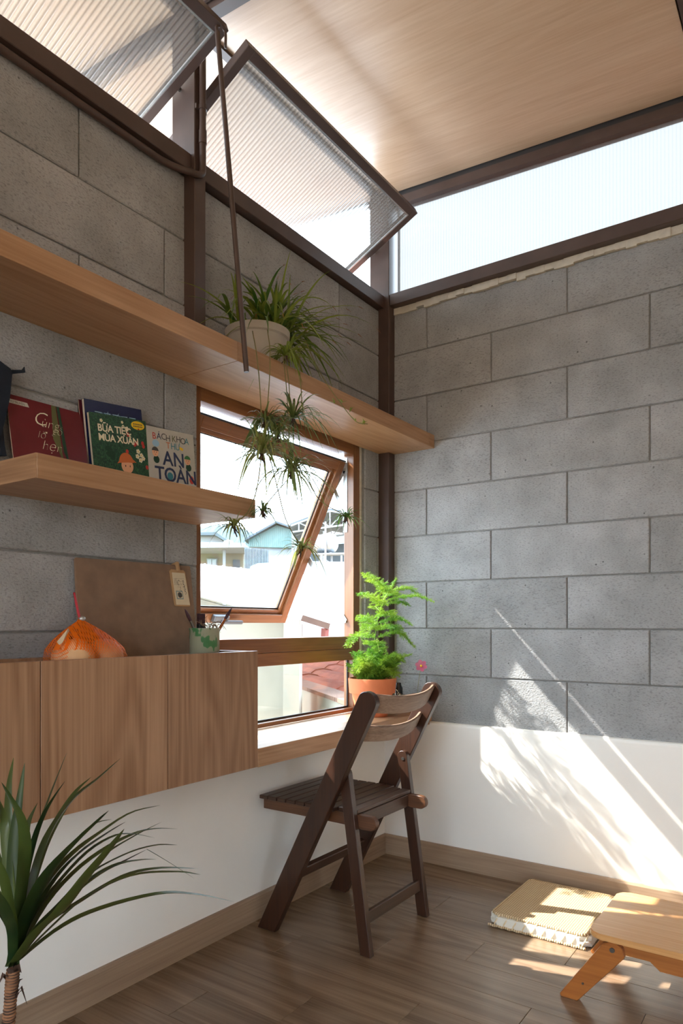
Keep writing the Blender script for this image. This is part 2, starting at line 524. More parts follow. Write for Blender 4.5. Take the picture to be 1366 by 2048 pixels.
# floor: one plank per board
fl = BM(); box(fl, -0.1, XR, YF, 0.1, -0.12, -0.006)
floor = tag(obj('floor', fl, 'dark_gap', origin=(1.6, -2.2, -0.006)), 'grey-brown oak plank floor of the small room', 'floor', kind='structure')
row = 0
y1 = -0.433 + 0.142 * 3
k = -3
while y1 > YF:
    y0 = y1 - 0.142
    x = 0.97 - 0.253 * k
    while x > 0.0: x -= 0.76
    while x < XR:
        xa, xb = max(x, 0.0), min(x + 0.76, XR)
        if xb - xa > 0.02:
            p = BM(); box(p, xa + 0.0005, xb - 0.0005, max(y0, YF) + 0.0005, min(y1, 0.0) - 0.0005, -0.006, 0.0, 0.0007)
            obj('plank', p, 'floor_wood', floor)
        x += 0.76
    y1 = y0; k += 1

def block_wall(root, axis, joints, rows, lim, face, depth, holes, mat='block'):
    rnd = random.Random(3)
    for i, z0 in enumerate(rows[:-1]):
        z1 = rows[i + 1]
        a = joints[i % 2]
        while a > lim[0]: a -= 0.6
        while a < lim[1]:
            rects = [(max(a, lim[0]), min(a + 0.6, lim[1]), z0, z1)]
            for h in holes:
                rects = [q for r in rects for q in clip(r, h)]
            for (p0, p1, q0, q1) in rects:
                if p1 - p0 < 0.02: continue
                g = 0.0024
                off = rnd.uniform(-0.0012, 0.0012)
                b = BM()
                if axis == 'y': box(b, face - depth, face + off, p0 + g, p1 - g, q0 + g, q1 - g, 0.0026)
                else: box(b, p0 + g, p1 - g, face + off, face + depth, q0 + g, q1 - g, 0.0026)
                obj('block', b, mat, root)
            a += 0.6

WIN = (-1.107, -0.138, 0.583, 1.776)
rows = [0.59 + 0.2 * i for i in range(10)]
# left wall: white plaster below, grey block above, the window opening left out
w = BM()
for r in clip((YF, 0.10, 0.59, 2.39), WIN):
    box(w, -0.11, BL - 0.006, r[0], r[1], r[2], r[3])
wall_left = tag(obj('wall_left', w, 'mortar', origin=(-0.06, -2, 0.6)), 'grey concrete block wall with the window, white plaster below', 'wall', kind='structure')
block_wall(wall_left, 'y', (-1.53, -1.24), rows, (YF, 0.02), BL, 0.095, [WIN])
b = BM(); box(b, -0.115, 0.0, YF, 0.0, -0.02, 0.583)
obj('plaster', b, 'plaster', wall_left, label='white plastered lower part of the wall')
# back wall
w = BM(); box(w, -0.11, XR, BB + 0.006, 0.115, 0.59, 2.372)
wall_back = tag(obj('wall_back', w, 'mortar', origin=(1.6, 0.06, 0.6)), 'grey concrete block wall facing the viewer, white plaster below', 'wall', kind='structure')
block_wall(wall_back, 'x', (0.197, 0.49), rows[:-1] + [2.374], (0.0, XR), BB, 0.09, [])
b = BM()
prof = [(0.12, -0.02), (0.0, -0.02), (0.0, 0.582), (0.0012, 0.588), (0.004, 0.592), (0.009, 0.594), (0.03, 0.597), (0.12, 0.597)]
prism(b, [(-0.0, y, z) for y, z in prof], (XR, 0, 0))
obj('plaster', b, 'plaster', wall_back, label='white plastered lower part with a rounded ledge')
b = BM()
rnd = random.Random(5)
n = 90
for i in range(n):
    x0 = 0.04 + (XR - 0.04) * i / n; x1 = 0.04 + (XR - 0.04) * (i + 1) / n
    lowa = 2.374 + 0.002 - 0.012 * rnd.random()
    box(b, x0, x1, 0.006 + 0.006 * rnd.random(), 0.05, lowa, 2.396)
obj('mortar_bed', b, 'cream_mortar', wall_back, label='cream mortar bead under the steel beam')
# walls out of view, tinted warm for bounce, with openings added for fill light
w = BM()
for r in clip((-0.1, XR + 0.1, -0.02, 3.0), (1.3, 2.5, -0.03, 2.15)):
    box(w, r[0], r[1], YF - 0.12, YF, r[2], r[3])
tag(obj('wall_rear', w, 'warm_plaster'), 'white plaster wall behind the viewer with an opening added for fill light', 'wall', kind='structure')
w = BM()
for r in clip((YF, 0.12, -0.02, 3.0), (-3.3, -2.8, 0.2, 1.0)):  # opening added to throw daylight onto the left wall
    box(w, XR, XR + 0.12, r[0], r[1], r[2], r[3])
tag(obj('wall_right', w, 'warm_plaster'), 'white plaster wall on the right outside the frame, opening added for fill light', 'wall', kind='structure')
# skirting boards
def skirting(name, poly, ext, mat, label):
    s = BM(); prism(s, poly, ext)
    return tag(obj(name, s, mat), label, 'baseboard', kind='structure')
pf = [(0.0, 0.0), (0.012, 0.0), (0.012, 0.078), (0.008, 0.086), (0.0, 0.086)]
skirting('baseboard_left', [(x, YF, z) for x, z in pf], (0, -YF, 0), 'base_wood', 'oak skirting board along the window wall')
skirting('baseboard_back', [(0.0, -x, z) for x, z in pf], (XR, 0, 0), 'base_wood_x', 'oak skirting board along the back wall')

# ceiling: two sloping sheets, a steel joist between them, the roof above
def slab(bm, x0, x1, y0, y1, lift0, lift1):
    vs = []
    for x in (x0, x1):
        for y in (y0, y1):
            for l in (lift0, lift1):
                vs.append(bm.verts.new((x, y, ceil_z(x) + l)))
    for q in ((0, 1, 3, 2), (4, 6, 7, 5), (0, 4, 5, 1), (2, 3, 7, 6), (0, 2, 6, 4), (1, 5, 7, 3)):
        bm.faces.new([vs[i] for i in q])
EAVE = -0.62
r = BM(); slab(r, EAVE, XR + 0.15, YF - 0.1, 0.085, 0.02, 0.10)
ceiling = tag(obj('ceiling', r, 'dark_gap'), 'sloping ceiling of oak sheets under the roof', 'ceiling', kind='structure')
for (xa, xb, ya, yb) in ((EAVE, 1.245, -1.09, -0.002), (1.345, XR, -1.09, -0.002), (EAVE, 1.245, -2.6, -1.165), (1.345, XR, -2.6, -1.165), (EAVE, 1.245, YF, -2.65), (1.345, XR, YF, -2.65)):
    s = BM(); slab(s, xa, xb, ya, yb, 0.0, 0.02)
    obj('ceiling_sheet', s, 'ceiling_wood', ceiling)
def trim(idx, bm, label, mat='steel'):
    return tag(obj('trim_%d' % idx, bm, mat), label, 'steelwork', kind='structure')
t = BM(); slab(t, EAVE, XR, -1.145, -1.105, -0.03, 0.019); slab(t, EAVE, XR, -1.16, -1.152, -0.012, 0.019); slab(t, EAVE, XR, -1.1, -1.093, -0.004, 0.019)
trim(1, t, 'brown steel joist crossing the ceiling at the upper left')
t = BM(); slab(t, 1.252, 1.338, YF, -0.002, -0.012, 0.019)
trim(2, t, 'dark steel joist along the ceiling at the upper right corner')
t = BM(); slab(t, 0.038, XR, 0.006, 0.05, -0.018, 0.02)
trim(3, t, 'dark channel where the ceiling meets the back clerestory', 'dark_gap')
t = BM(); slab(t, 0.038, XR, 0.0, 0.05, -0.055, -0.0185)
trim(4, t, 'brown steel head bar above the back clerestory glass')
t = BM(); box(t, -0.06, 0.038, -0.028, 0.07, 0.641, 2.90, 0.002)
trim(5, t, 'brown steel post in the corner of the room')
t = BM(); box(t, -0.07, 0.03, -1.162, -1.115, 1.8125, 2.895, 0.002)
trim(6, t, 'brown steel post rising from the upper shelf beside the pull rod')
t = BM(); box(t, -0.075, 0.015, -1.1145, -0.0285, 2.391, 2.444, 0.002)
trim(7, t, 'brown steel beam on the window wall between the two posts')
t = BM(); box(t, -0.075, 0.015, YF, -1.1625, 2.391, 2.444, 0.002)
trim(8, t, 'brown steel beam on the window wall at the upper left')
t = BM(); box(t, 0.0385, XR, -0.023, 0.075, 2.397, 2.448, 0.002)
trim(9, t, 'brown steel beam on top of the back block wall')
t = BM(); slab(t, -0.045, -0.015, YF, -0.03, -0.012, -0.001)
trim(10, t, 'brown steel head bar above the pivoting sashes')

# reeded panes
def reeded(bm, P, a0, a1, s0, s1, pitch, amp, cuts=4, skew=None):
    """ribbed sheet: a across the ribs, s along them, P(a, s, n) places the point"""
    n = max(1, int(round((a1 - a0) / pitch))) * cuts
    prev = None
    for i in range(n + 1):
        a = a0 + (a1 - a0) * i / n
        h = amp * abs(math.cos(PI * i / cuts))
        e1 = s1 if skew is None else skew(a)
        cur = [bm.verts.new(P(a, s0, h)), bm.verts.new(P(a, e1, h))]
        if prev: bm.faces.new((prev[0], cur[0], cur[1], prev[1]))
        prev = cur

g = BM()
reeded(g, lambda a, s, h: (a, 0.03 - h, s), 0.05, XR, 2.445, 2.8, 0.0125, 0.0022, skew=lambda a: ceil_z(a) - 0.03)
win3 = thing('window_3', (1.7, 0.03, 2.447), 'fixed reeded glass clerestory above the back wall', 'window', kind='structure')
obj('pane', g, 'reeded_sky', win3, smooth=True)

# pivoting sashes of the left clerestory
def pivot_sash(y0, y1, tilt, hl, label, pz, nm_='window_2'):
    root = thing(nm_, (-0.03, (y0 + y1) / 2, pz), label, 'window', kind='structure')
    t = Vector((math.sin(tilt), 0, math.cos(tilt))); nn = Vector((math.cos(tilt), 0, -math.sin(tilt)))
    piv = Vector((-0.03, 0, pz))
    P = lambda a, s, h: piv + t * s + nn * h + Vector((0, a, 0))
    fw_, fd = 0.030, 0.028
    Y = Vector((0, 1, 0))
    for nm, c, hv in (('stile', P(y0 + fw_ / 2, 0, 0), (fw_ / 2, hl, fd / 2)), ('stile', P(y1 - fw_ / 2, 0, 0), (fw_ / 2, hl, fd / 2)),
                      ('rail', P((y0 + y1) / 2, hl - fw_ / 2, 0), ((y1 - y0) / 2 - fw_, fw_ / 2, fd / 2)), ('rail', P((y0 + y1) / 2, -hl + fw_ / 2, 0), ((y1 - y0) / 2 - fw_, fw_ / 2, fd / 2))):
        b = BM(); obox(b, c, (Y, t, nn), hv, 0.0015)
        obj(nm, b, 'steel', root)
    g = BM(); reeded(g, lambda a, s, h: P(a, s, h), y0 + fw_, y1 - fw_, -hl + fw_, hl - fw_, 0.0155, 0.003)
    obj('pane', g, 'reeded', root, smooth=True)
    b = BM()
    for s in (hl - fw_ - 0.003,):
        bar(b, P(y0 + fw_, s, fd / 2 - 0.004), P(y1 - fw_, s, fd / 2 - 0.004), 0.005, 0.006, nn)
    bar(b, P(y1 - fw_ - 0.003, -hl + fw_, fd / 2 - 0.004), P(y1 - fw_ - 0.003, hl - fw_, fd / 2 - 0.004), 0.005, 0.006, nn)
    obj('glazing_seal', b, 'alu', root)
    for yy in (y0 - 0.012, y1 + 0.001):
        b = BM(); tube(b, [(-0.03, yy, pz), (-0.03, yy + 0.011, pz)], 0.007, 10)
        obj('pivot_pin', b, 'screw', root)
    return root, P
pivot_sash(-1.095, -0.045, math.radians(64), 0.238, 'reeded glass sash tilted open between the two steel posts', 2.648)
sash1, P1 = pivot_sash(-2.20, -1.178, math.radians(69.5), 0.228, 'reeded glass sash tilted open at the upper left, rod hanging from its corner', 2.657, 'window_4')

# ------------------------------------------------------------------ the awning window in the left wall
win1 = thing('window_1', (-0.06, -0.62, 0.645), 'varnished wooden window in the left wall, upper sash pushed open', 'window', kind='structure')
FX0, FX1 = -0.085, -0.035
YL, YR = -1.073, -0.195
def wbox(name, y0, y1, z0, z1, mat, x0=FX0, x1=FX1, bev=0.0015, parent=None, label=None):
    b = BM(); box(b, x0, x1, y0, y1, z0, z1, bev)
    return obj(name, b, mat, parent or win1, label=label)
wbox('jamb', -1.105, YL, 0.641, 1.768, 'frame_wood_z')
wbox('jamb', YR, -0.150, 0.641, 1.768, 'frame_wood_z')
wbox('head', YL, YR, 1.724, 1.768, 'frame_wood')
wbox('transom', YL, YR, 0.907, 0.958, 'frame_wood')
wbox('transom', YL, YR, 0.859, 0.9055, 'frame_wood')
wbox('bottom_rail', YL, YR, 0.641, 0.657, 'frame_wood')
wbox('reveal_strip', -0.150, -0.139, 0.641, 1.768, 'cream_mortar', -0.09, -0.03, label='cream strip standing in for the lit reveal beside the frame')  # brightness of the lit reveal put into the cream colour
wbox('pane', YL, YR, 0.655, 0.86, 'glass', -0.072, -0.067, 0.0)
for a in ((YL, YR, 0.657, 0.664), (YL, YL + 0.008, 0.664, 0.859), (YR - 0.008, YR, 0.664, 0.859)):
    wbox('gasket', *a, 'gasket', -0.067, -0.062, 0.0)
# awning sash, hung at the top and pushed outwards
TA = math.radians(26.0)
st = Vector((-math.sin(TA), 0, -math.cos(TA))); sn = Vector((math.cos(TA), 0, -math.sin(TA))); sy = Vector((0, 1, 0))
S0 = Vector((-0.069, 0, 1.694))
SL, SW = 0.757, 0.040
sy0, sy1 = -1.066, -0.203
SP = lambda s, y, n: S0 + st * s + sn * n + sy * y
def sbar(name, sa, sb, ya, yb, n0, n1, mat, bev=0.0015):
    b = BM(); obox(b, SP((sa + sb) / 2, (ya + yb) / 2, (n0 + n1) / 2), (st, sy, sn), ((sb - sa) / 2, (yb - ya) / 2, (n1 - n0) / 2), bev)
    return obj(name, b, mat, sash)
sash = thing('sash', SP(0, -0.63, 0), None, None)
sash.parent = win1; sash.location = ORG[sash.name] - ORG[win1.name]
sbar('stile', 0, SL, sy0, sy0 + SW, -0.045, 0, 'frame_wood_z'); sbar('stile', 0, SL, sy1 - SW, sy1, -0.045, 0, 'frame_wood_z')
sbar('rail', 0, SW, sy0 + SW, sy1 - SW, -0.045, 0, 'frame_wood'); sbar('rail', SL - SW, SL, sy0 + SW, sy1 - SW, -0.045, 0, 'frame_wood')
BW = 0.017
for nm, a in (('glazing_bead', (SW, SL - SW, sy0 + SW, sy0 + SW + BW)), ('glazing_bead', (SW, SL - SW, sy1 - SW - BW, sy1 - SW))):
    sbar(nm, *a, -0.042, -0.014, 'frame_wood_z')
for a in ((SW, SW + BW, sy0 + SW + BW, sy1 - SW - BW), (SL - SW - BW, SL - SW, sy0 + SW + BW, sy1 - SW - BW)):
    sbar('glazing_bead', *a, -0.042, -0.014, 'frame_wood')
ga, gb, gs, gt = sy0 + SW + BW, sy1 - SW - BW, SW + BW, SL - SW - BW
sbar('pane', gs, gt, ga, gb, -0.034, -0.029, 'glass', 0)
for a in ((gs, gt, ga, ga + 0.005), (gs, gt, gb - 0.005, gb), (gs, gs + 0.005, ga + 0.005, gb - 0.005), (gt - 0.005, gt, ga + 0.005, gb - 0.005)):
    sbar('gasket', *a, -0.029, -0.025, 'gasket', 0)
sbar('weather_seal', -0.006, -0.0006, sy0, sy1, -0.030, -0.002, 'gasket', 0)
# lever handle
hb = BM(); obox(hb, SP(SL - 0.024, -0.635, 0.011), (st, sy, sn), (0.016, 0.040, 0.011), 0.004, 2)
obox(hb, SP(SL - 0.014, -0.575, 0.022), (st, sy, sn), (0.008, 0.062, 0.006), 0.004, 2)
obj('handle', hb, 'handle_grey', sash, label='grey lever handle')
# stay arms at the right-hand jamb
def stay(p, q, w=0.016):
    b = BM(); bar(b, p, q, 0.003, w, (0, 1, 0) if False else (1, 0, 0.3), 0)
    for e in (p, q):
        tube(b, [Vector(e) + Vector((0, -0.004, 0)), Vector(e) + Vector((0, 0.004, 0))], 0.006, 8)
    return obj('stay_arm', b, 'alu', win1, label='metal stay arm')
yy = -0.1985
stay((-0.075, yy, 1.02), (SP(0.44, 0, -0.02).x, yy, SP(0.44, 0, -0.02).z), 0.022)
stay((-0.078, yy, 1.665), (-0.135, yy, 1.585))
stay((-0.138, yy, 1.600), (-0.078, yy, 1.475))
b = BM(); box(b, -0.086, -0.066, -0.1985, -0.1955, 1.40, 1.715); box(b, -0.088, -0.064, -0.200, -0.1955, 1.65, 1.69)
obj('stay_track', b, 'alu', win1, label='aluminium stay track')

# ------------------------------------------------------------------ shelves, sill board, wall cabinet
us = thing('upper_shelf', (0.11, -1.5, 1.757), 'long oak wall shelf under the clerestory carrying the spider plant', 'shelf')
b = BM(); box(b, -0.0145, 0.235, -1.1905, -0.0295, 1.757, 1.812, 0.001)
obj('shelf_board', b, 'shelf_wood', us)
b = BM(); box(b, 0.039, 0.235, -0.0295, 0.0185, 1.757, 1.812, 0.0)
obj('shelf_end', b, 'shelf_wood', us)
b = BM(); box(b, -0.0145, 0.235, -3.0, -1.1915, 1.757, 1.812, 0.001)
obj('shelf_board', b, 'shelf_wood', us)
ls = thing('book_shelf', (0.11, -1.46, 1.320), 'short oak wall shelf holding the picture books', 'shelf')
b = BM(); box(b, -0.0145, 0.234, -1.806, -1.114, 1.320, 1.374, 0.001)
obj('shelf_board', b, 'shelf_wood', ls)
b = BM(); box(b, -0.012, 0.2335, -1.8085, -1.8062, 1.3205, 1.3735, 0.0)
obj('edge_band', b, 'shelf_end', ls)
b = BM(); box(b, 0.0005, 0.222, -1.0885, -0.0005, 0.584, 0.640, 0.001); box(b, -0.034, 0.0005, -1.0885, -0.139, 0.584, 0.640, 0.0); box(b, 0.039, 0.222, -0.0005, 0.0185, 0.597, 0.640, 0.0)
tag(obj('sill_board', b, 'shelf_wood'), 'thick oak window sill board under the low pane', 'window sill')

CX, CY0, CY1, CZ0, CZ1 = 0.222, -2.502, -1.0895, 0.586, 0.930
cab = thing('wall_cabinet', (0.11, -1.8, CZ0), 'floating oak cabinet with flat doors and an open top tray', 'cabinet')
b = BM()
box(b, 0.001, CX - 0.020, CY0, CY1, CZ0, CZ0 + 0.016); box(b, 0.001, 0.016, CY0, CY1, CZ0 + 0.016, CZ1 - 0.003)
box(b, 0.016, CX - 0.020, CY1 - 0.016, CY1, CZ0 + 0.016, CZ1 - 0.001); box(b, 0.016, CX - 0.020, CY0, CY0 + 0.016, CZ0 + 0.016, CZ1 - 0.001)
for ys in (-1.436, -1.790, -2.144):
    box(b, 0.016, CX - 0.020, ys - 0.008, ys + 0.008, CZ0 + 0.016, 0.874)
obj('carcass', b, 'cabinet_wood', cab)
b = BM(); box(b, 0.017, CX - 0.021, CY0 + 0.017, CY1 - 0.017, 0.8745, 0.880)
obj('tray', b, 'grey_top', cab, label='grey floor of the open top tray')
for ya, yb in ((-1.436, CY1), (-1.790, -1.436), (-2.144, -1.790), (CY0, -2.144)):
    b = BM(); box(b, CX - 0.0195, CX, ya + 0.0012, yb - 0.0012, CZ0, CZ1, 0.0006)
    obj('door', b, 'cabinet_wood', cab)

# ------------------------------------------------------------------ folding chair
ch = thing('folding_chair', (0.27, -0.68, 0.0), 'dark worn wooden folding chair with a slatted seat facing the window', 'chair')
pd = Vector((0.412, 0, 0.81)).normalized(); pp = Vector((pd.z, 0, -pd.x))
def post(y0, y1):
    c0 = Vector((0.085, 0, 0)); c1 = c0 + pd * 0.874; w = 0.033
    k = w / pp.x
    poly = [(c0.x - k, 0), (c0.x + k, 0)]
    for i in range(9):
        a = PI * i / 8
        q = c1 + pp * (w * math.cos(a)) + pd * (w * 0.85 * math.sin(a))
        poly.append((q.x, q.z))
    b = BM(); prism(b, [(x, y0, z) for x, z in poly], (0, y1 - y0, 0))
    bmesh.ops.bevel(b, geom=[e for e in b.edges], offset=0.002, segments=1, affect='EDGES')
    return obj('back_post', b, 'chair_wood_z', ch)
post(-0.898, -0.873); post(-0.487, -0.462)
def short_leg(y0, y1):
    a = Vector((0.459, 0, 0)); t = Vector((0.380, 0, 0.545)); d = (t - a).normalized(); p = Vector((d.z, 0, -d.x)); w = 0.019
    k = w / p.x
    poly = [(a.x - k, 0), (a.x + k, 0)]
    for i in range(9):
        g = PI * i / 8
        q = t + p * (w * math.cos(g)) + d * (w * math.sin(g)); poly.append((q.x, q.z))
    b = BM(); prism(b, [(x, y0, z) for x, z in poly], (0, y1 - y0, 0))
    bmesh.ops.bevel(b, geom=[e for e in b.edges], offset=0.0015, segments=1, affect='EDGES')
    l = obj('leg', b, 'chair_wood_z', ch)
    for yb in (y0 - 0.002, y1 - 0.001):
        s = BM(); tube(s, [(t.x + 0.003, yb, t.z - 0.008), (t.x + 0.003, yb + 0.003, t.z - 0.008)], 0.006, 12)
        obj('bolt', s, 'screw', l)
short_leg(-0.872, -0.850); short_leg(-0.510, -0.488)
for y0, y1 in ((-0.8495, -0.829), (-0.531, -0.5105)):
    poly = [(0.034, 0.384), (0.034, 0.420)]
    zc, r = 0.398, 0.022
    poly += [(0.43, 0.420)] + [(0.462 + r * math.sin(a), zc + r * math.cos(a)) for a in [PI * i / 8 for i in range(9)]] + [(0.43, 0.376), (0.40, 0.384)]
    b = BM(); prism(b, [(x, y0, z) for x, z in poly], (0, y1 - y0, 0))
    bmesh.ops.bevel(b, geom=[e for e in b.edges], offset=0.0015, segments=1, affect='EDGES')
    obj('seat_rail', b, 'chair_wood_x', ch)
for xa in (0.034, 0.398):
    b = BM(); box(b, xa, xa + 0.02, -0.8285, -0.5315, 0.378, 0.4195, 0.002)
    obj('seat_rail', b, 'chair_wood_y', ch)
nsl = 10
for i in range(nsl):
    x0 = 0.032 + 0.0388 * i
    wide = x0 + 0.036 < 0.366
    b = BM(); box(b, x0, x0 + 0.0345, -0.869 if wide else -0.847, -0.491 if wide else -0.513, 0.4205, 0.4335, 0.0025, 2)
    obj('slat', b, 'chair_wood_y', ch)
def back_slat(z, h):
    b = BM()
    rows_ = []
    n = 14; th = 0.015
    for i in range(n + 1):
        u = i / n; y = -0.873 + (0.386) * u
        bow = 0.036 * (1 - (2 * u - 1) ** 2)
        cx = 0.085 + 0.5086 * z
        ring = []
        prof = [(-th / 2, -h / 2 + 0.003), (th / 2, -h / 2 + 0.003), (th / 2, h / 2 - 0.008), (th * 0.35, h / 2 - 0.002), (0, h / 2), (-th * 0.35, h / 2 - 0.002), (-th / 2, h / 2 - 0.008)]
        for e, f in prof:
            q = Vector((cx, 0, z)) + pp * (e + bow) + pd * f
            ring.append(b.verts.new((q.x, y, q.z)))
        rows_.append(ring)
    m = len(rows_[0])
    for r0, r1 in zip(rows_, rows_[1:]):
        for k in range(m):
            b.faces.new((r0[k], r0[(k + 1) % m], r1[(k + 1) % m], r1[k]))
    b.faces.new(rows_[0]); b.faces.new(rows_[-1][::-1])
    obj('back_rail', b, 'worn_wood', ch, smooth=True, angle=40, label='worn grey curved back rail')
back_slat(0.772, 0.064); back_slat(0.678, 0.056)
b = BM(); bar(b, (0.194, -0.8728, 0.200), (0.194, -0.4872, 0.200), 0.018, 0.042, (pd.x, 0, pd.z), 0.002)
obj('stretcher', b, 'chair_wood_y', ch)
b = BM(); bar(b, (0.4435, -0.8498, 0.105), (0.4435, -0.5102, 0.105), 0.018, 0.036, (-0.14, 0, 1), 0.002)
obj('stretcher', b, 'chair_wood_y', ch)

# ------------------------------------------------------------------ low folding table
tb = thing('low_table', (1.37, -0.6, 0.0), 'low honey-coloured folding table with a rounded top standing by the mat', 'table')
def rounded_rect(x0, x1, y0, y1, r, n=6):
    pts = []
    for cx, cy, a0 in ((x1 - r, y1 - r, 0), (x0 + r, y1 - r, PI / 2), (x0 + r, y0 + r, PI), (x1 - r, y0 + r, 1.5 * PI)):
        for i in range(n + 1):
            a = a0 + PI / 2 * i / n
            pts.append((cx + r * math.cos(a), cy + r * math.sin(a)))
    return pts
TX0, TX1, TY0, TY1 = 1.090, 1.660, -0.768, -0.425
b = BM(); prism(b, [(x, y, 0.184) for x, y in rounded_rect(TX0, TX1, TY0, TY1, 0.032)], (0, 0, 0.016))
bmesh.ops.bevel(b, geom=[e for e in b.edges if abs(e.verts[0].co.z - e.verts[1].co.z) < 1e-6], offset=0.003, segments=2, affect='EDGES')
obj('tabletop', b, 'table_top', tb, label='worn pale tabletop')
for ya, yb in ((TY0 + 0.030, TY0 + 0.046), (TY1 - 0.046, TY1 - 0.030)):
    b = BM(); prism(b, [(x, ya, z) for x, z in ((1.112, 0.1835), (1.638, 0.1835), (1.638, 0.147), (1.525, 0.147), (1.500, 0.128), (1.262, 0.128), (1.238, 0.147), (1.112, 0.147))], (0, yb - ya, 0))
    obj('apron', b, 'table_wood', tb)
for xa, xb in ((1.112, 1.128), (1.622, 1.638)):
    b = BM(); box(b, xa, xb, TY0 + 0.0465, TY1 - 0.0465, 0.150, 0.1835, 0.001)
    obj('apron', b, 'table_wood', tb)
for sx in (0, 1):
    for ya, yb in ((TY0 + 0.012, TY0 + 0.0295), (TY1 - 0.0295, TY1 - 0.012)):
        f = (lambda x: x) if sx == 0 else (lambda x: TX0 + TX1 - x)
        poly = [(1.012, 0.006), (1.016, 0.0), (1.060, 0.0), (1.180, 0.146), (1.174, 0.170), (1.152, 0.1825), (1.126, 0.172)]
        b = BM(); prism(b, [(f(x), ya, z) for x, z in poly], (0, yb - ya, 0))
        bmesh.ops.bevel(b, geom=[e for e in b.edges], offset=0.0015, segments=1, affect='EDGES')
        l = obj('leg', b, 'table_wood', tb)
        yo = ya - 0.003 if ya < -0.6 else yb
        s = BM(); tube(s, [(f(1.150), yo, 0.160), (f(1.150), yo + 0.003, 0.160)], 0.0065, 14)
        obj('bolt', s, 'screw', l)
        s = BM(); tube(s, [(f(1.075), yo, 0.052), (f(1.075), yo + 0.0025, 0.052)], 0.003, 8)
        obj('screw', s, 'screw', l)

# ------------------------------------------------------------------ woven floor cushion
mt = thing('seat_mat', (0.85, -0.28, 0.0), 'flat woven straw seat cushion with laced white edges on the floor', 'cushion')
MX0, MX1, MY0, MY1 = 0.680, 1.000, -0.440, -0.060
b = BM()
prism(b, [(x, y, 0.002) for x, y in rounded_rect(MX0 - 0.006, MX1 + 0.006, MY0 - 0.006, MY1 + 0.006, 0.03)], (0, 0, 0.033))
bmesh.ops.bevel(b, geom=[e for e in b.edges if abs(e.verts[0].co.z - e.verts[1].co.z) < 1e-6], offset=0.013, segments=4, affect='EDGES')
m, nt, bs = new_mat('white_cushion_cloth')
bs.inputs['Base Color'].default_value = lin((226, 220, 206)); bs.inputs['Roughness'].default_value = 0.95
nz = node(nt, 'ShaderNodeTexNoise'); nz.inputs['Scale'].default_value = 40; nt.links.new(coords(nt), nz.inputs['Vector']); bump(nt, bs, nz.outputs['Fac'], 0.4)
M['cushion'] = m
obj('pad', b, 'cushion', mt, smooth=True, angle=60, label='white cloth edge')
m, nt, bs = new_mat('woven_straw')
w1 = node(nt, 'ShaderNodeTexWave', bands_direction='X'); w1.inputs['Scale'].default_value = 42; w1.inputs['Distortion'].default_value = 0.6
w2 = node(nt, 'ShaderNodeTexWave', bands_direction='Y'); w2.inputs['Scale'].default_value = 30; w2.inputs['Distortion'].default_value = 0.8
cv = coords(nt)
nt.links.new(cv, w1.inputs['Vector']); nt.links.new(cv, w2.inputs['Vector'])
mm = node(nt, 'ShaderNodeMath', operation='MULTIPLY'); nt.links.new(w1.outputs['Fac'], mm.inputs[0]); nt.links.new(w2.outputs['Fac'], mm.inputs[1])
rr = ramp(nt, mm.outputs[0], [(0.0, lin((160, 130, 92))), (0.35, lin((208, 180, 140))), (1.0, lin((226, 202, 164)))])
nt.links.new(rr.outputs[0], bs.inputs['Base Color']); bs.inputs['Roughness'].default_value = 0.85
bump(nt, bs, mm.outputs[0], 0.8, 0.003)
M['straw'] = m
M['lace'] = plain('straw_lace', (224, 202, 162), 0.85)
b = BM(); prism(b, [(x, y, 0.0345) for x, y in rounded_rect(MX0 + 0.004, MX1 - 0.004, MY0 + 0.006, MY1 - 0.004, 0.02)], (0, 0, 0.007))
bmesh.ops.bevel(b, geom=[e for e in b.edges if abs(e.verts[0].co.z - e.verts[1].co.z) < 1e-6 and e.verts[0].co.z > 0.039], offset=0.003, segments=2, affect='EDGES')
obj('woven_top', b, 'straw', mt, label='woven straw top')
b = BM(); nedge = 90
ring = rounded_rect(MX0 + 0.003, MX1 - 0.003, MY0 + 0.005, MY1 - 0.003, 0.02)
tube(b, [(x, y, 0.041) for x, y in ring] + [(ring[0][0], ring[0][1], 0.041)], [0.0042 + 0.001 * math.sin(i * 2.4) for i in range(len(ring) + 1)], 6)
obj('braided_edge', b, 'straw', mt, label='braided straw edge')
for i in range(10):
    x = MX0 + 0.018 + i * 0.032
    b = BM(); tube(b, [(x + 0.014, MY0 + 0.008, 0.0415), (x + 0.012, MY0 - 0.002, 0.0365), (x + 0.006, MY0 - 0.0075, 0.024), (x, MY0 - 0.0075, 0.014), (x - 0.003, MY0 - 0.002, 0.004)], 0.0022, 6)
    obj('lace', b, 'lace', mt)
for i in range(9):
    y = MY0 + 0.04 + i * 0.038
    b = BM(); tube(b, [(MX0 + 0.006, y + 0.012, 0.0415), (MX0 - 0.003, y + 0.010, 0.0365), (MX0 - 0.0075, y + 0.006, 0.022), (MX0 - 0.0075, y, 0.014), (MX0 - 0.002, y - 0.003, 0.004)], 0.0022, 6)
    obj('lace', b, 'lace', mt)
b = BM(); tube(b, [(MX0 - 0.004 + (MX1 - MX0) * i / 40, MY0 - 0.008, 0.005 + 0.0012 * math.sin(i * 1.9)) for i in range(41)], 0.004, 6)
obj('braided_edge', b, 'straw', mt)

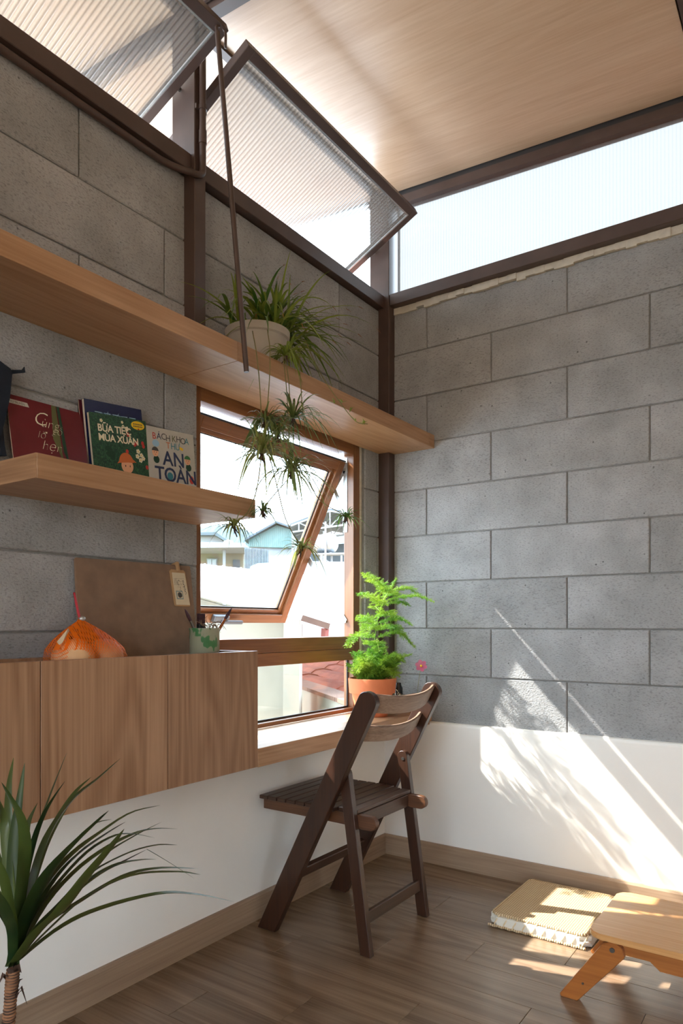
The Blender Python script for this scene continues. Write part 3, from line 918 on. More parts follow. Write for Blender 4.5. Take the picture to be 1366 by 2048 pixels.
# ------------------------------------------------------------------ conduit and pull rod
b = BM()
path = smooth_curve([(0.001, YF + 0.02, 2.373), (0.001, -2.2, 2.373), (0.001, -1.30, 2.373)], 20)
path += smooth_curve([(0.001, -1.27, 2.373), (0.012, -1.225, 2.372), (0.034, -1.186, 2.370), (0.0425, -1.160, 2.371), (0.0425, -1.143, 2.385), (0.0425, -1.1405, 2.41)], 20)
path += [(0.0425, -1.1405, 2.45), (0.0425, -1.1405, 2.86)]
tube(b, path, 0.0105, 12)
cd = obj('conduit', b, 'steel', smooth=True, angle=60)
tag(cd, 'brown conduit under the left beam bending up in front of the steel post', 'pipe')
b = BM(); tube(b, [(0.0425, -1.1405, 2.475), (0.0425, -1.1405, 2.515)], 0.0125, 12)
obj('coupling', b, 'steel', cd, smooth=True, angle=60)
b = BM(); tube(b, [(0.0425, -1.1405, 2.578), (0.0425, -1.1405, 2.592)], 0.0135, 12); box(b, 0.0305, 0.036, -1.161, -1.117, 2.578, 2.592)
obj('pipe_clamp', b, 'steel', cd)

rt_, rb_ = Vector((0.176, -1.212, 2.703)), Vector((0.272, -1.195, 1.716))
b = BM(); tube(b, [rt_, rb_], 0.0075, 12)
rod = obj('pull_rod', b, 'steel', smooth=True, angle=60)
tag(rod, 'slim brown pull rod hanging from the upper left sash corner', 'rod')
b = BM(); tube(b, smooth_curve([rt_ + Vector((0, 0, -0.004)), rt_ + Vector((0.0, -0.004, 0.014)), rt_ + Vector((0.004, 0.012, 0.022)), rt_ + Vector((0.006, 0.026, 0.012)), rt_ + Vector((0.006, 0.026, -0.03))], 14), 0.0042, 8)
obj('hook', b, 'steel', rod, smooth=True)

# ------------------------------------------------------------------ things in the cabinet tray
TZ = 0.8802
# brown board leaning on the wall
bt, bb_ = Vector((-0.009, 0, 1.183)), Vector((0.058, 0, TZ + 0.0005))
bu = (bt - bb_).normalized(); bn = Vector((bu.z, 0, -bu.x))
b = BM()
poly = [bb_ + Vector((0, -1.580, 0)), bb_ + Vector((0, -1.172, 0)), bt + Vector((0, -1.148, 0)), bt + Vector((0, -1.152, 0.004)), bt + Vector((0, -1.548, 0.0)), bt + Vector((0, -1.552, -0.004))]
prism(b, poly, bn * 0.005)
board = tag(obj('drawing_board', b, 'hardboard'), 'plain brown hardboard leaning on the wall behind the orange net bag', 'board')
# paper tag hanging on its top edge
tp = lambda a, d, n: bt + Vector((0, a, 0)) - bu * d + bn * (0.0052 + n)
tg = thing('paper_tag', tp(-1.205, 0.0, 0), 'cream paper tag with a stamp clipped to the top edge of the brown board', 'tag')
ta, tb2, td0, td1 = -1.236, -1.176, 0.012, 0.125
b = BM(); prism(b, [tp(ta, td0 + 0.006, 0), tp(ta + 0.006, td0, 0), tp(tb2 - 0.006, td0, 0), tp(tb2, td0 + 0.006, 0), tp(tb2, td1 - 0.003, 0), tp(tb2 - 0.003, td1, 0), tp(ta + 0.003, td1, 0), tp(ta, td1 - 0.003, 0)], bn * 0.004)
obj('card', b, 'card', tg, label='brown backing card')
b = BM(); prism(b, [tp(ta + 0.006, td0 + 0.010, 0.0041), tp(tb2 - 0.004, td0 + 0.010, 0.0041), tp(tb2 - 0.002, td1 - 0.004, 0.0041), tp(ta + 0.004, td1 - 0.004, 0.0041)], bn * 0.001)
obj('sheet', b, 'paper', tg, label='cream paper sheet')
def mark(bm, a0, a1, d0, d1, n=0.0052):
    prism(bm, [tp(a0, d0, n), tp(a1, d0, n), tp(a1, d1, n), tp(a0, d1, n)], bn * 0.0001)
b = BM()
mark(b, ta + 0.018, tb2 - 0.010, 0.0395, 0.0400); mark(b, ta + 0.006, ta + 0.036, 0.0595, 0.0600)
for i in range(3):
    for j in range(7):
        mark(b, ta + 0.010 + 0.004 * i, ta + 0.0115 + 0.004 * i, 0.040 + 0.0027 * j, 0.0415 + 0.0027 * j)
rr_ = random.Random(4)
for i in range(34):
    a = ta + 0.020 + 0.028 * rr_.random(); d = 0.041 + 0.037 * rr_.random()
    mark(b, a, a + 0.0008 + 0.001 * rr_.random(), d, d + 0.001 + 0.004 * rr_.random())
for i in range(12):
    d = 0.045 + 0.0037 * i; a = tb2 - 0.017 + 0.002 * math.sin(i * 2.1) + 0.0005 * i
    mark(b, a, a + 0.002, d, d + 0.003)
obj('handwriting', b, 'ink', tg, label='grey handwriting')
b = BM(); mark(b, ta + 0.010, ta + 0.036, 0.078, 0.104)
obj('stamp', b, 'teal_ink', tg, label='grey-blue postage stamp')
b = BM(); mark(b, ta + 0.013, ta + 0.033, 0.081, 0.101, 0.0054)
obj('stamp_field', b, 'paper', tg)
b = BM(); prism(b, [tp(ta + 0.0235 + 0.0085 * math.cos(k * PI / 8), 0.091 + 0.0085 * math.sin(k * PI / 8), 0.0056) for k in range(16)], bn * 0.0001)
obj('stamp_print', b, 'ink', tg)
b = BM(); obox(b, tp(-1.207, 0.004, 0.008), (Vector((0, 1, 0)), bu, bn), (0.004, 0.014, 0.005), 0.001); obox(b, tp(-1.205, -0.006, -0.004), (Vector((0, 1, 0)), bu, bn), (0.0035, 0.006, 0.014), 0.001)
obj('clip', b, 'card', tg, label='small wooden clip')

# orange net bag with two round fruits
M['fruit'] = plain('pale_fruit', (222, 176, 128), 0.7, vary=0.12, scale=16, bmp=0.1)
for i, (c, r, lab) in enumerate((((0.130, -1.648, TZ + 0.0485), 0.050, 'pale round fruit at the left end of the orange net bag'), ((0.118, -1.553, TZ + 0.0475), 0.048, 'pale round fruit at the right end of the orange net bag'))):
    b = BM(); ball(b, c, r, 28, (1, 1, 0.965))
    f = tag(obj('fruit', b, 'fruit', smooth=True), lab, 'fruit', 'fruits in the orange net bag')
    b = BM(); tube(b, [Vector(c) + Vector((0.01, -0.012, r * 0.94)), Vector(c) + Vector((0.012, -0.014, r * 0.965 + 0.003))], 0.004, 8)
    obj('stem_scar', b, 'soil', f)
m, nt, bs = new_mat('orange_net')
out = nt.nodes['Material Output']
cv = coords(nt, (1, 1, 1), False)
uvn = node(nt, 'ShaderNodeUVMap')
wa = node(nt, 'ShaderNodeTexWave', bands_direction='DIAGONAL'); wa.inputs['Scale'].default_value = 95; wa.inputs['Distortion'].default_value = 1.2
nt.links.new(cv, wa.inputs['Vector'])
mp = node(nt, 'ShaderNodeMapping'); mp.inputs['Scale'].default_value = (1, -1, 1); nt.links.new(cv, mp.inputs['Vector'])
wb = node(nt, 'ShaderNodeTexWave', bands_direction='DIAGONAL'); wb.inputs['Scale'].default_value = 95; wb.inputs['Distortion'].default_value = 1.2
nt.links.new(mp.outputs[0], wb.inputs['Vector'])
mx = node(nt, 'ShaderNodeMath', operation='MAXIMUM'); nt.links.new(wa.outputs['Fac'], mx.inputs[0]); nt.links.new(wb.outputs['Fac'], mx.inputs[1])
sx = node(nt, 'ShaderNodeSeparateXYZ'); nt.links.new(cv, sx.inputs[0])
gz = node(nt, 'ShaderNodeMapRange'); gz.inputs['From Min'].default_value = -0.015; gz.inputs['From Max'].default_value = 0.035; gz.inputs['To Min'].default_value = 0.95; gz.inputs['To Max'].default_value = 0.45
nt.links.new(sx.outputs['Z'], gz.inputs['Value'])
gt_ = node(nt, 'ShaderNodeMath', operation='GREATER_THAN'); nt.links.new(mx.outputs[0], gt_.inputs[0]); nt.links.new(gz.outputs[0], gt_.inputs[1])
bs.inputs['Base Color'].default_value = lin((240, 120, 14)); bs.inputs['Roughness'].default_value = 0.5
tl = node(nt, 'ShaderNodeBsdfTranslucent'); tl.inputs[0].default_value = lin((255, 140, 20))
m0 = node(nt, 'ShaderNodeMixShader'); m0.inputs[0].default_value = 0.45; nt.links.new(bs.outputs[0], m0.inputs[1]); nt.links.new(tl.outputs[0], m0.inputs[2])
tr = node(nt, 'ShaderNodeBsdfTransparent')
m1 = node(nt, 'ShaderNodeMixShader'); nt.links.new(gt_.outputs[0], m1.inputs[0]); nt.links.new(tr.outputs[0], m1.inputs[1]); nt.links.new(m0.outputs[0], m1.inputs[2])
nt.links.new(m1.outputs[0], out.inputs[0])
M['net'] = m
bag = thing('net_bag', (0.125, -1.60, TZ), 'orange net bag tied with a red string around two pale fruits', 'net bag')
b = BM()
levels = [(0.001, 0.046, 0.088), (0.02, 0.054, 0.106), (0.048, 0.058, 0.112), (0.070, 0.054, 0.104), (0.090, 0.042, 0.084), (0.108, 0.028, 0.060), (0.124, 0.015, 0.034), (0.136, 0.006, 0.012), (0.142, 0.004, 0.005)]
ringsb = []
n = 40
for z, rx, ry in levels:
    u = z / 0.142
    cy = -1.602 - 0.022 * u * u
    ringsb.append([b.verts.new((0.125 + rx * math.cos(2 * PI * k / n) * (1 + 0.06 * u * math.sin(9 * 2 * PI * k / n)), cy + ry * math.sin(2 * PI * k / n) * (1 + 0.06 * u * math.sin(9 * 2 * PI * k / n)), TZ + z)) for k in range(n)])
for r0, r1 in zip(ringsb, ringsb[1:]):
    for k in range(n): b.faces.new((r0[k], r0[(k + 1) % n], r1[(k + 1) % n], r1[k]))
obj('net', b, 'net', bag, smooth=True)
M['red'] = plain('red_string', (176, 30, 44), 0.5)
b = BM(); tube(b, smooth_curve([(0.125, -1.624, TZ + 0.138), (0.123, -1.627, TZ + 0.150), (0.121, -1.632, TZ + 0.175), (0.119, -1.638, TZ + 0.206)], 12), [0.0055, 0.005, 0.0045] + [0.0032] * 7 + [0.0026] * 3, 8)
obj('string_tail', b, 'red', bag, smooth=True, label='twisted red string tail')
b = BM(); ball(b, (0.126, -1.621, TZ + 0.143), 0.008, 12, (1, 1.1, 0.8))
obj('metal_seal', b, 'alu', bag, smooth=True, label='metal clip')
b = BM(); prism(b, [(0.140, -1.698, TZ + 0.088), (0.138, -1.668, TZ + 0.118), (0.134, -1.662, TZ + 0.112), (0.146, -1.692, TZ + 0.076)], (0.002, 0, 0.002))
obj('price_card', b, 'paper', bag, label='pale paper card')

# paint tin with brushes
m, nt, bs = new_mat('chipped_green_enamel')
nz = node(nt, 'ShaderNodeTexNoise'); nz.inputs['Scale'].default_value = 38; nz.inputs['Detail'].default_value = 2
cv = coords(nt, (1, 1, 0.6), False); nt.links.new(cv, nz.inputs['Vector'])
sx = node(nt, 'ShaderNodeSeparateXYZ'); nt.links.new(cv, sx.inputs[0])
mr = node(nt, 'ShaderNodeMapRange'); mr.inputs['From Min'].default_value = 0.0; mr.inputs['From Max'].default_value = 0.036; mr.inputs['To Min'].default_value = 0.0; mr.inputs['To Max'].default_value = 0.16
nt.links.new(sx.outputs['Z'], mr.inputs['Value'])
ad = node(nt, 'ShaderNodeMath', operation='ADD'); nt.links.new(nz.outputs['Fac'], ad.inputs[0]); nt.links.new(mr.outputs[0], ad.inputs[1])
rr = ramp(nt, ad.outputs[0], [(0.0, lin((150, 148, 124))), (0.655, lin((146, 146, 122))), (0.685, lin((70, 118, 72))), (0.9, lin((56, 104, 62)))])
nt.links.new(rr.outputs[0], bs.inputs['Base Color']); bs.inputs['Roughness'].default_value = 0.4
M['tin'] = m
tc = Vector((0.140, -1.228, TZ))
b = BM(); lathe(b, [(0, 0.0), (0.041, 0.0), (0.0425, 0.003), (0.0425, 0.112), (0.044, 0.1145), (0.044, 0.118), (0.0415, 0.118), (0.0405, 0.112), (0.0405, 0.005), (0, 0.005)], tc, 40)
tag(obj('brush_tin', b, 'tin', smooth=True, angle=35), 'chipped green enamel tin holding brushes on the cabinet', 'tin')
M['brown_handle'] = plain('lacquered_brush_handle', (152, 84, 40), 0.25)
M['black_handle'] = plain('black_brush_handle', (34, 36, 40), 0.3)
M['bristle'] = plain('dark_bristles', (62, 34, 40), 0.8, vary=0.3, scale=120)
M['twig'] = plain('dry_twig', (120, 92, 66), 0.9)
def brush(label, foot, tip, hmat):
    foot, tip = Vector(foot), Vector(tip)
    d = tip - foot
    root = thing('paint_brush', foot, label, 'paint brush', 'brushes in the enamel tin')
    b = BM(); tube(b, [foot, foot + d * 0.62], [0.0026, 0.0042], 10)
    obj('handle', b, hmat, root, smooth=True, angle=60)
    b = BM(); tube(b, [foot + d * 0.62, foot + d * 0.80], [0.0043, 0.0040], 10)
    obj('ferrule', b, 'brown_handle' if hmat == 'black_handle' else 'screw', root, smooth=True, angle=60)
    b = BM(); tube(b, [foot + d * 0.80, foot + d * 0.88, foot + d * 0.96, foot + d], [0.0040, 0.0050, 0.0030, 0.0006], 10)
    obj('bristles', b, 'bristle', root, smooth=True)
brush('round brush leaning left out of the green tin', (0.150, -1.205, TZ + 0.006), (0.128, -1.292, TZ + 0.172), 'brown_handle')
brush('black handled brush leaning right out of the green tin', (0.134, -1.252, TZ + 0.006), (0.150, -1.126, TZ + 0.178), 'black_handle')
root = thing('flat_brush', (0.12, -1.222, TZ + 0.006), 'wide flat brush standing upright in the green tin', 'paint brush')
b = BM(); box(b, 0.114, 0.126, -1.229, -1.215, TZ + 0.006, TZ + 0.11, 0.002); obj('handle', b, 'brown_handle', root)
b = BM(); box(b, 0.113, 0.127, -1.234, -1.210, TZ + 0.110, TZ + 0.130, 0.001); obj('ferrule', b, 'black_handle', root)
b = BM(); box(b, 0.114, 0.126, -1.2335, -1.2105, TZ + 0.1302, TZ + 0.160, 0.001); obj('bristles', b, 'bristle', root)
b = BM(); rr_ = random.Random(9)
for i in range(16):
    a = rr_.uniform(-1.3, 1.9); L_ = rr_.uniform(0.02, 0.06)
    p0 = Vector((0.142 + 0.008 * rr_.uniform(-1, 1), -1.205 + 0.012 * rr_.uniform(-1, 1), TZ + 0.02))
    p1 = Vector((0.145 + 0.01 * rr_.uniform(-1, 1), -1.200 + 0.022 * rr_.uniform(-1, 1), TZ + 0.118))
    p2 = p1 + Vector((0.01 * rr_.uniform(-1, 1), L_ * math.sin(a) * 0.8, L_ * 0.5 * math.cos(a)))
    p3 = p2 + Vector((0.005 * rr_.uniform(-1, 1), L_ * math.sin(a + 0.8) * 0.5, L_ * 0.5 * math.cos(a + 1.5)))
    tube(b, smooth_curve([p0, p1, p2, p3], 9), [0.0011] * 5 + [0.0009] * 4 + [0.0004], 4)
tag(obj('dry_twigs', b, 'twig'), 'tangle of dry twigs sticking out of the green tin', 'twigs', kind='stuff')

# ------------------------------------------------------------------ picture books on the lower shelf
M['cover_red'] = plain('crimson_cover', (100, 28, 36), 0.22, vary=0.25, scale=9)
M['cover_blue'] = plain('navy_cover', (24, 28, 66), 0.2, vary=0.15, scale=14)
M['cover_maroon'] = plain('maroon_cover', (84, 22, 34), 0.3)
M['cover_white'] = plain('off_white_cover', (184, 178, 166), 0.45, vary=0.10, scale=14)
M['pages'] = plain('paper_pages', (206, 190, 166), 0.85)
M['cream_ink'] = plain('cream_print', (232, 220, 190), 0.6)
M['navy_ink'] = plain('navy_print', (42, 52, 84), 0.6)
M['red_ink'] = plain('red_print', (186, 56, 50), 0.6)
M['green_ink'] = plain('green_print', (60, 112, 66), 0.6)
M['dark_green_ink'] = plain('dark_green_print', (30, 62, 44), 0.6)
M['orange_ink'] = plain('orange_print', (196, 104, 54), 0.6)
M['skin_ink'] = plain('peach_print', (226, 168, 130), 0.6)
M['yellow_ink'] = plain('yellow_print', (232, 190, 36), 0.6)
M['hair_ink'] = plain('brown_print', (62, 48, 44), 0.6)
M['teal_print'] = plain('teal_print', (60, 128, 140), 0.6)
M['olive_print'] = plain('olive_print', (92, 92, 52), 0.6)
M['sky_print'] = plain('pale_blue_print', (150, 186, 208), 0.6)
m, nt, bs = new_mat('leafy_green_cover')
vo = node(nt, 'ShaderNodeTexVoronoi'); vo.inputs['Scale'].default_value = 85
nz = node(nt, 'ShaderNodeTexNoise'); nz.inputs['Scale'].default_value = 30; nz.inputs['Detail'].default_value = 3
cv = coords(nt); nt.links.new(cv, nz.inputs['Vector']); nt.links.new(nz.outputs['Color'], vo.inputs['Vector'])
vo.inputs['Scale'].default_value = 16
rr = ramp(nt, vo.outputs['Distance'], [(0.0, lin((70, 112, 66))), (0.4, lin((38, 80, 54))), (0.8, lin((22, 48, 38)))])
nt.links.new(rr.outputs[0], bs.inputs['Base Color']); bs.inputs['Roughness'].default_value = 0.35
M['cover_green'] = m
SHZ = 1.3745
class Book:
    def __init__(s, label, tl, w, ang, lean, th, cover, hard=0.0):
        s.r = Vector((0, math.cos(ang), math.sin(ang)))
        up = Vector((0, -math.sin(ang), math.cos(ang)))
        s.u = (up * math.cos(lean) + Vector((-1, 0, 0)) * math.sin(lean)).normalized()
        s.n = s.r.cross(s.u)
        s.tl = Vector(tl); s.w = w
        s.h = (tl[2] - SHZ - th * max(0, -s.n.z) - th * abs(s.n.z)) / s.u.z
        s.root = thing('picture_book', s.tl - s.u * s.h, label, 'book', 'picture books on the lower shelf')
        P = s.P
        ct = 0.0012
        for nm, n0, n1, mt_, ins in (('cover', 0, -ct, cover, 0), ('pages', -ct - 0.0001, -th + ct + 0.0001, 'pages', 0.0015), ('cover', -th + ct, -th, cover, 0)):
            b = BM(); prism(b, [P(ins * 0, ins, n0), P(w - ins, ins, n0), P(w - ins, s.h - ins, n0), P(ins * 0, s.h - ins, n0)], s.n * (n1 - n0))
            obj(nm, b, mt_, s.root)
    def P(s, a, d, n=0.0):
        return s.tl + s.r * a - s.u * d + s.n * n
    def shape(s, nm, pts, mat, n=0.0002):
        b = BM(); prism(b, [s.P(a, d, n) for a, d in pts], s.n * 0.00008)
        return obj(nm, b, mat, s.root)
    def disc(s, nm, a, d, ra, rd, mat, n=0.0002, k=18, a0=0, a1=2 * PI):
        return s.shape(nm, [(a + ra * math.cos(a0 + (a1 - a0) * i / k), d - rd * math.sin(a0 + (a1 - a0) * i / k)) for i in range(k if abs(a1 - a0) > 6 else k + 1)], mat, n)
    def write(s, t, size, a, d, mat, **kw):
        return text('lettering', t, size, mat, s.P(a, d, 0.0006), s.r, s.u, s.root, **kw)

bk = Book('crimson picture book lying back against the wall, cream script title', (0.001, -1.741, 1.561), 0.206, 0.01, math.radians(11), 0.005, 'cover_red')
bk.shape('cover_print', [(0.118, 0.0), (0.130, 0.0), (0.134, 0.150), (0.112, 0.090)], 'olive_print')
bk.shape('cover_print', [(0.132, 0.0), (0.140, 0.0), (0.150, 0.150), (0.138, 0.120)], 'dark_green_ink')
bk.shape('cover_label', [(0.004, 0.012), (0.052, 0.012), (0.056, 0.0225), (0.004, 0.0225)], 'cover_white')
bk.write('TỦ TRUYỆN', 0.0075, 0.007, 0.0205, 'ink', spacing=0.9)
bk.write('C', 0.052, 0.060, 0.062, 'cream_ink', shear=0.35, bold=-0.0009)
bk.write('ùng', 0.036, 0.080, 0.065, 'cream_ink', shear=0.35, bold=-0.0009)
bk.write('lỡ', 0.028, 0.068, 0.096, 'cream_ink', shear=0.35, bold=-0.0009)
bk.write('gỗ', 0.028, 0.110, 0.078, 'cream_ink', shear=0.35, bold=-0.0009)
bk.write('hẹn', 0.036, 0.076, 0.124, 'cream_ink', shear=0.35, bold=-0.0009)
bk.disc('cover_print', 0.098, 0.158, 0.018, 0.014, 'olive_print')
bk.disc('cover_print', 0.124, 0.156, 0.008, 0.012, 'hair_ink')

Book('thin maroon picture book behind the navy one', (0.003, -1.545, 1.597), 0.15, math.radians(5), 0.02, 0.004, 'cover_maroon')
bk = Book('navy blue picture book standing behind the green one', (0.0165, -1.539, 1.599), 0.187, math.radians(5), 0.02, 0.010, 'cover_blue')
bk.write('TRUYỀN THỐNG', 0.011, 0.040, 0.036, 'sky_print')
for i in range(5):
    bk.shape('cover_print', [(0.03 + 0.028 * i, 0.028 + 0.001 * (i % 2)), (0.052 + 0.028 * i, 0.028), (0.052 + 0.028 * i, 0.0305), (0.03 + 0.028 * i, 0.030)], 'sky_print')
bk = Book('green leafy picture book leaning in front of the navy one', (0.0285, -1.533, 1.564), 0.186, math.radians(5.5), 0.03, 0.009, 'cover_green')
bk.write('BỮA TIỆC\nMÙA XUÂN', 0.026, 0.022, 0.046, 'cream_ink', bold=0.0006, line=0.95, spacing=0.94)
bk.disc('badge', 0.157, 0.016, 0.023, 0.012, 'yellow_ink')
for i in range(2):
    for j in range(6):
        bk.shape('badge_print', [(0.141 + 0.0055 * j, 0.0115 + 0.006 * i), (0.145 + 0.0055 * j, 0.0115 + 0.006 * i), (0.1448 + 0.0055 * j, 0.0148 + 0.006 * i), (0.1412 + 0.0055 * j, 0.0145 + 0.006 * i)], 'ink', 0.0005)
bk.disc('badge_print', 0.158, 0.026, 0.003, 0.002, 'red_ink', 0.0005)
def blossom(bk, a, d, r):
    for k in range(5):
        bk.disc('cover_blossom', a + r * math.cos(k * 1.2566), d + r * math.sin(k * 1.2566), r * 0.72, r * 0.72, 'cream_ink', 0.0003, 8)
    bk.disc('cover_blossom', a, d, r * 0.4, r * 0.4, 'yellow_ink', 0.0005, 8)
for a, d, r in ((0.118, 0.030, 0.004), (0.104, 0.014, 0.0025), (0.150, 0.088, 0.0042), (0.146, 0.102, 0.0042), (0.160, 0.098, 0.004), (0.156, 0.112, 0.0042), (0.166, 0.106, 0.0038), (0.036, 0.018, 0.003)):
    blossom(bk, a, d, r)
for a, d in ((0.148, 0.066), (0.140, 0.070), (0.168, 0.064), (0.170, 0.072), (0.120, 0.045), (0.112, 0.092), (0.176, 0.130)):
    bk.disc('cover_berry', a, d, 0.005, 0.0062, 'red_ink', 0.0003, 10)
bk.disc('cover_print', 0.108, 0.132, 0.020, 0.020, 'skin_ink', 0.0003)
bk.disc('cover_print', 0.106, 0.122, 0.024, 0.026, 'orange_ink', 0.0006, 16, 0.0, PI)
bk.shape('cover_print', [(0.074, 0.128), (0.082, 0.119), (0.130, 0.113), (0.140, 0.121), (0.130, 0.120), (0.084, 0.125)], 'orange_ink', 0.0008)
for a in (0.102, 0.117): bk.disc('cover_print', a, 0.132, 0.0016, 0.003, 'hair_ink', 0.0006, 8)
for a, d, q in ((0.05, 0.090, 0.010), (0.058, 0.104, 0.014), (0.062, 0.114, 0.008)): bk.disc('cover_print', a, d, q, q * 0.7, 'dark_green_ink', 0.0003, 12)
bk = Book('off-white picture book with bold navy lettering at the window end', (0.031, -1.347, 1.571), 0.178, math.radians(3.5), 0.03, 0.014, 'cover_white')
cols = ['red_ink', 'navy_ink', 'navy_ink', 'ink', 'ink', 'olive_print', 'olive_print', 'ink', 'teal_print']
for i, (c_, m_) in enumerate(zip('BÁCHKHOA', ['red_ink', 'navy_ink', 'ink', 'ink', 'olive_print', 'ink', 'ink', 'teal_print'])):
    bk.write(c_, 0.026, 0.018 + 0.0165 * i + (0.007 if i > 3 else 0), 0.034 - 0.0012 * (i % 3), m_)
for i, (c_, m_) in enumerate(zip('THƯ', ['orange_ink', 'teal_print', 'teal_print'])):
    bk.write(c_, 0.026, 0.068 + 0.017 * i, 0.055, m_)
bk.write('AN', 0.058, 0.052, 0.104, 'navy_ink', bold=0.0008)
bk.write('TOÀN', 0.058, 0.020, 0.151, 'navy_ink', bold=0.0008, spacing=0.93)
bk.disc('cover_print', 0.030, 0.046, 0.013, 0.010, 'sky_print')
bk.shape('cover_print', [(0.118, 0.043), (0.134, 0.047), (0.132, 0.055), (0.120, 0.052)], 'yellow_ink')
def child(bk, a, d, cap, shirt):
    bk.disc('cover_child', a + 0.003, d + 0.022, 0.011, 0.011, shirt, 0.0002, 12)
    bk.disc('cover_child', a, d + 0.002, 0.0115, 0.0125, 'skin_ink', 0.0003, 16)
    bk.disc('cover_child', a, d - 0.001, 0.0125, 0.0125, cap, 0.0005, 12, 0.1, PI - 0.1)
    for q in (-0.004, 0.004): bk.disc('cover_child', a + q, d + 0.002, 0.0012, 0.0016, 'hair_ink', 0.0006, 8)
    bk.shape('cover_child', [(a - 0.003, d + 0.0075), (a + 0.003, d + 0.0075), (a, d + 0.0095)], 'red_ink', 0.0006)
child(bk, 0.026, 0.070, 'ink', 'dark_green_ink'); child(bk, 0.148, 0.080, 'green_ink', 'dark_green_ink')
bk.disc('cover_print', 0.160, 0.138, 0.009, 0.012, 'maroon_print' if 'maroon_print' in M else 'red_ink', 0.0003)
bk.disc('cover_print', 0.076, 0.135, 0.011, 0.011, 'teal_print', 0.0007)

# navy cloth bag hanging at the left end of the shelf
M['navy_cloth'] = plain('navy_cloth', (20, 28, 40), 0.9, vary=0.2, scale=50, bmp=0.3)
nb = thing('cloth_bag', (0.01, -1.80, 1.33), 'navy cloth bag with a strap stub hanging at the far left of the book shelf', 'bag')
b = BM(); prism(b, [(0.006, y, z) for y, z in ((-2.05, 1.66), (-1.90, 1.655), (-1.768, 1.622), (-1.740, 1.612), (-1.741, 1.600), (-1.747, 1.54), (-1.761, 1.477), (-1.768, 1.440), (-1.80, 1.405), (-2.05, 1.40))], (0.022, 0, 0))
bmesh.ops.bevel(b, geom=[e for e in b.edges], offset=0.003, segments=2, affect='EDGES')
obj('bag_body', b, 'navy_cloth', nb, smooth=True, angle=50)
b = BM(); prism(b, [(0.014, y, z) for y, z in ((-1.739, 1.6135), (-1.710, 1.622), (-1.704, 1.6315), (-1.702, 1.618), (-1.706, 1.6165), (-1.738, 1.604))], (0.004, 0, 0))
obj('strap', b, 'navy_cloth', nb)
b = BM(); prism(b, [(0.012, y, z) for y, z in ((-1.7675, 1.475), (-1.760, 1.470), (-1.756, 1.43), (-1.751, 1.406), (-1.7625, 1.404), (-1.7675, 1.43))], (0.010, 0, 0))
obj('hem', b, 'navy_cloth', nb)
b = BM(); tube(b, smooth_curve([(0.017, -1.95, 1.655), (0.017, -1.96, 1.70), (0.006, -1.97, 1.735), (-0.012, -1.97, 1.738)], 10), 0.004, 8)
obj('hanging_loop', b, 'navy_cloth', nb)

# ------------------------------------------------------------------ dragon tree in the left foreground
M['dracaena'] = leaf_mat('dragon_tree_leaf', (30, 54, 28), (72, 86, 38), 0.18, 0.35)
M['bark'] = plain('ringed_bark', (112, 80, 58), 0.9, vary=0.35, scale=70, bmp=0.5)
nt = M['bark'].node_tree; bs = nt.nodes['Principled BSDF']
wv = node(nt, 'ShaderNodeTexWave', bands_direction='Z'); wv.inputs['Scale'].default_value = 62; wv.inputs['Distortion'].default_value = 2.5; wv.inputs['Detail'].default_value = 3
nt.links.new(coords(nt, (1, 1, 1), False), wv.inputs['Vector'])
rr = ramp(nt, wv.outputs['Fac'], [(0.0, lin((52, 36, 28))), (0.35, lin((112, 80, 58))), (1.0, lin((150, 104, 72)))])
nt.links.new(rr.outputs[0], bs.inputs['Base Color'])
M['dead_leaf'] = plain('dry_leaf_base', (70, 48, 36), 0.9, vary=0.2)
M['dark_pot'] = plain('dark_pot', (60, 58, 56), 0.5)
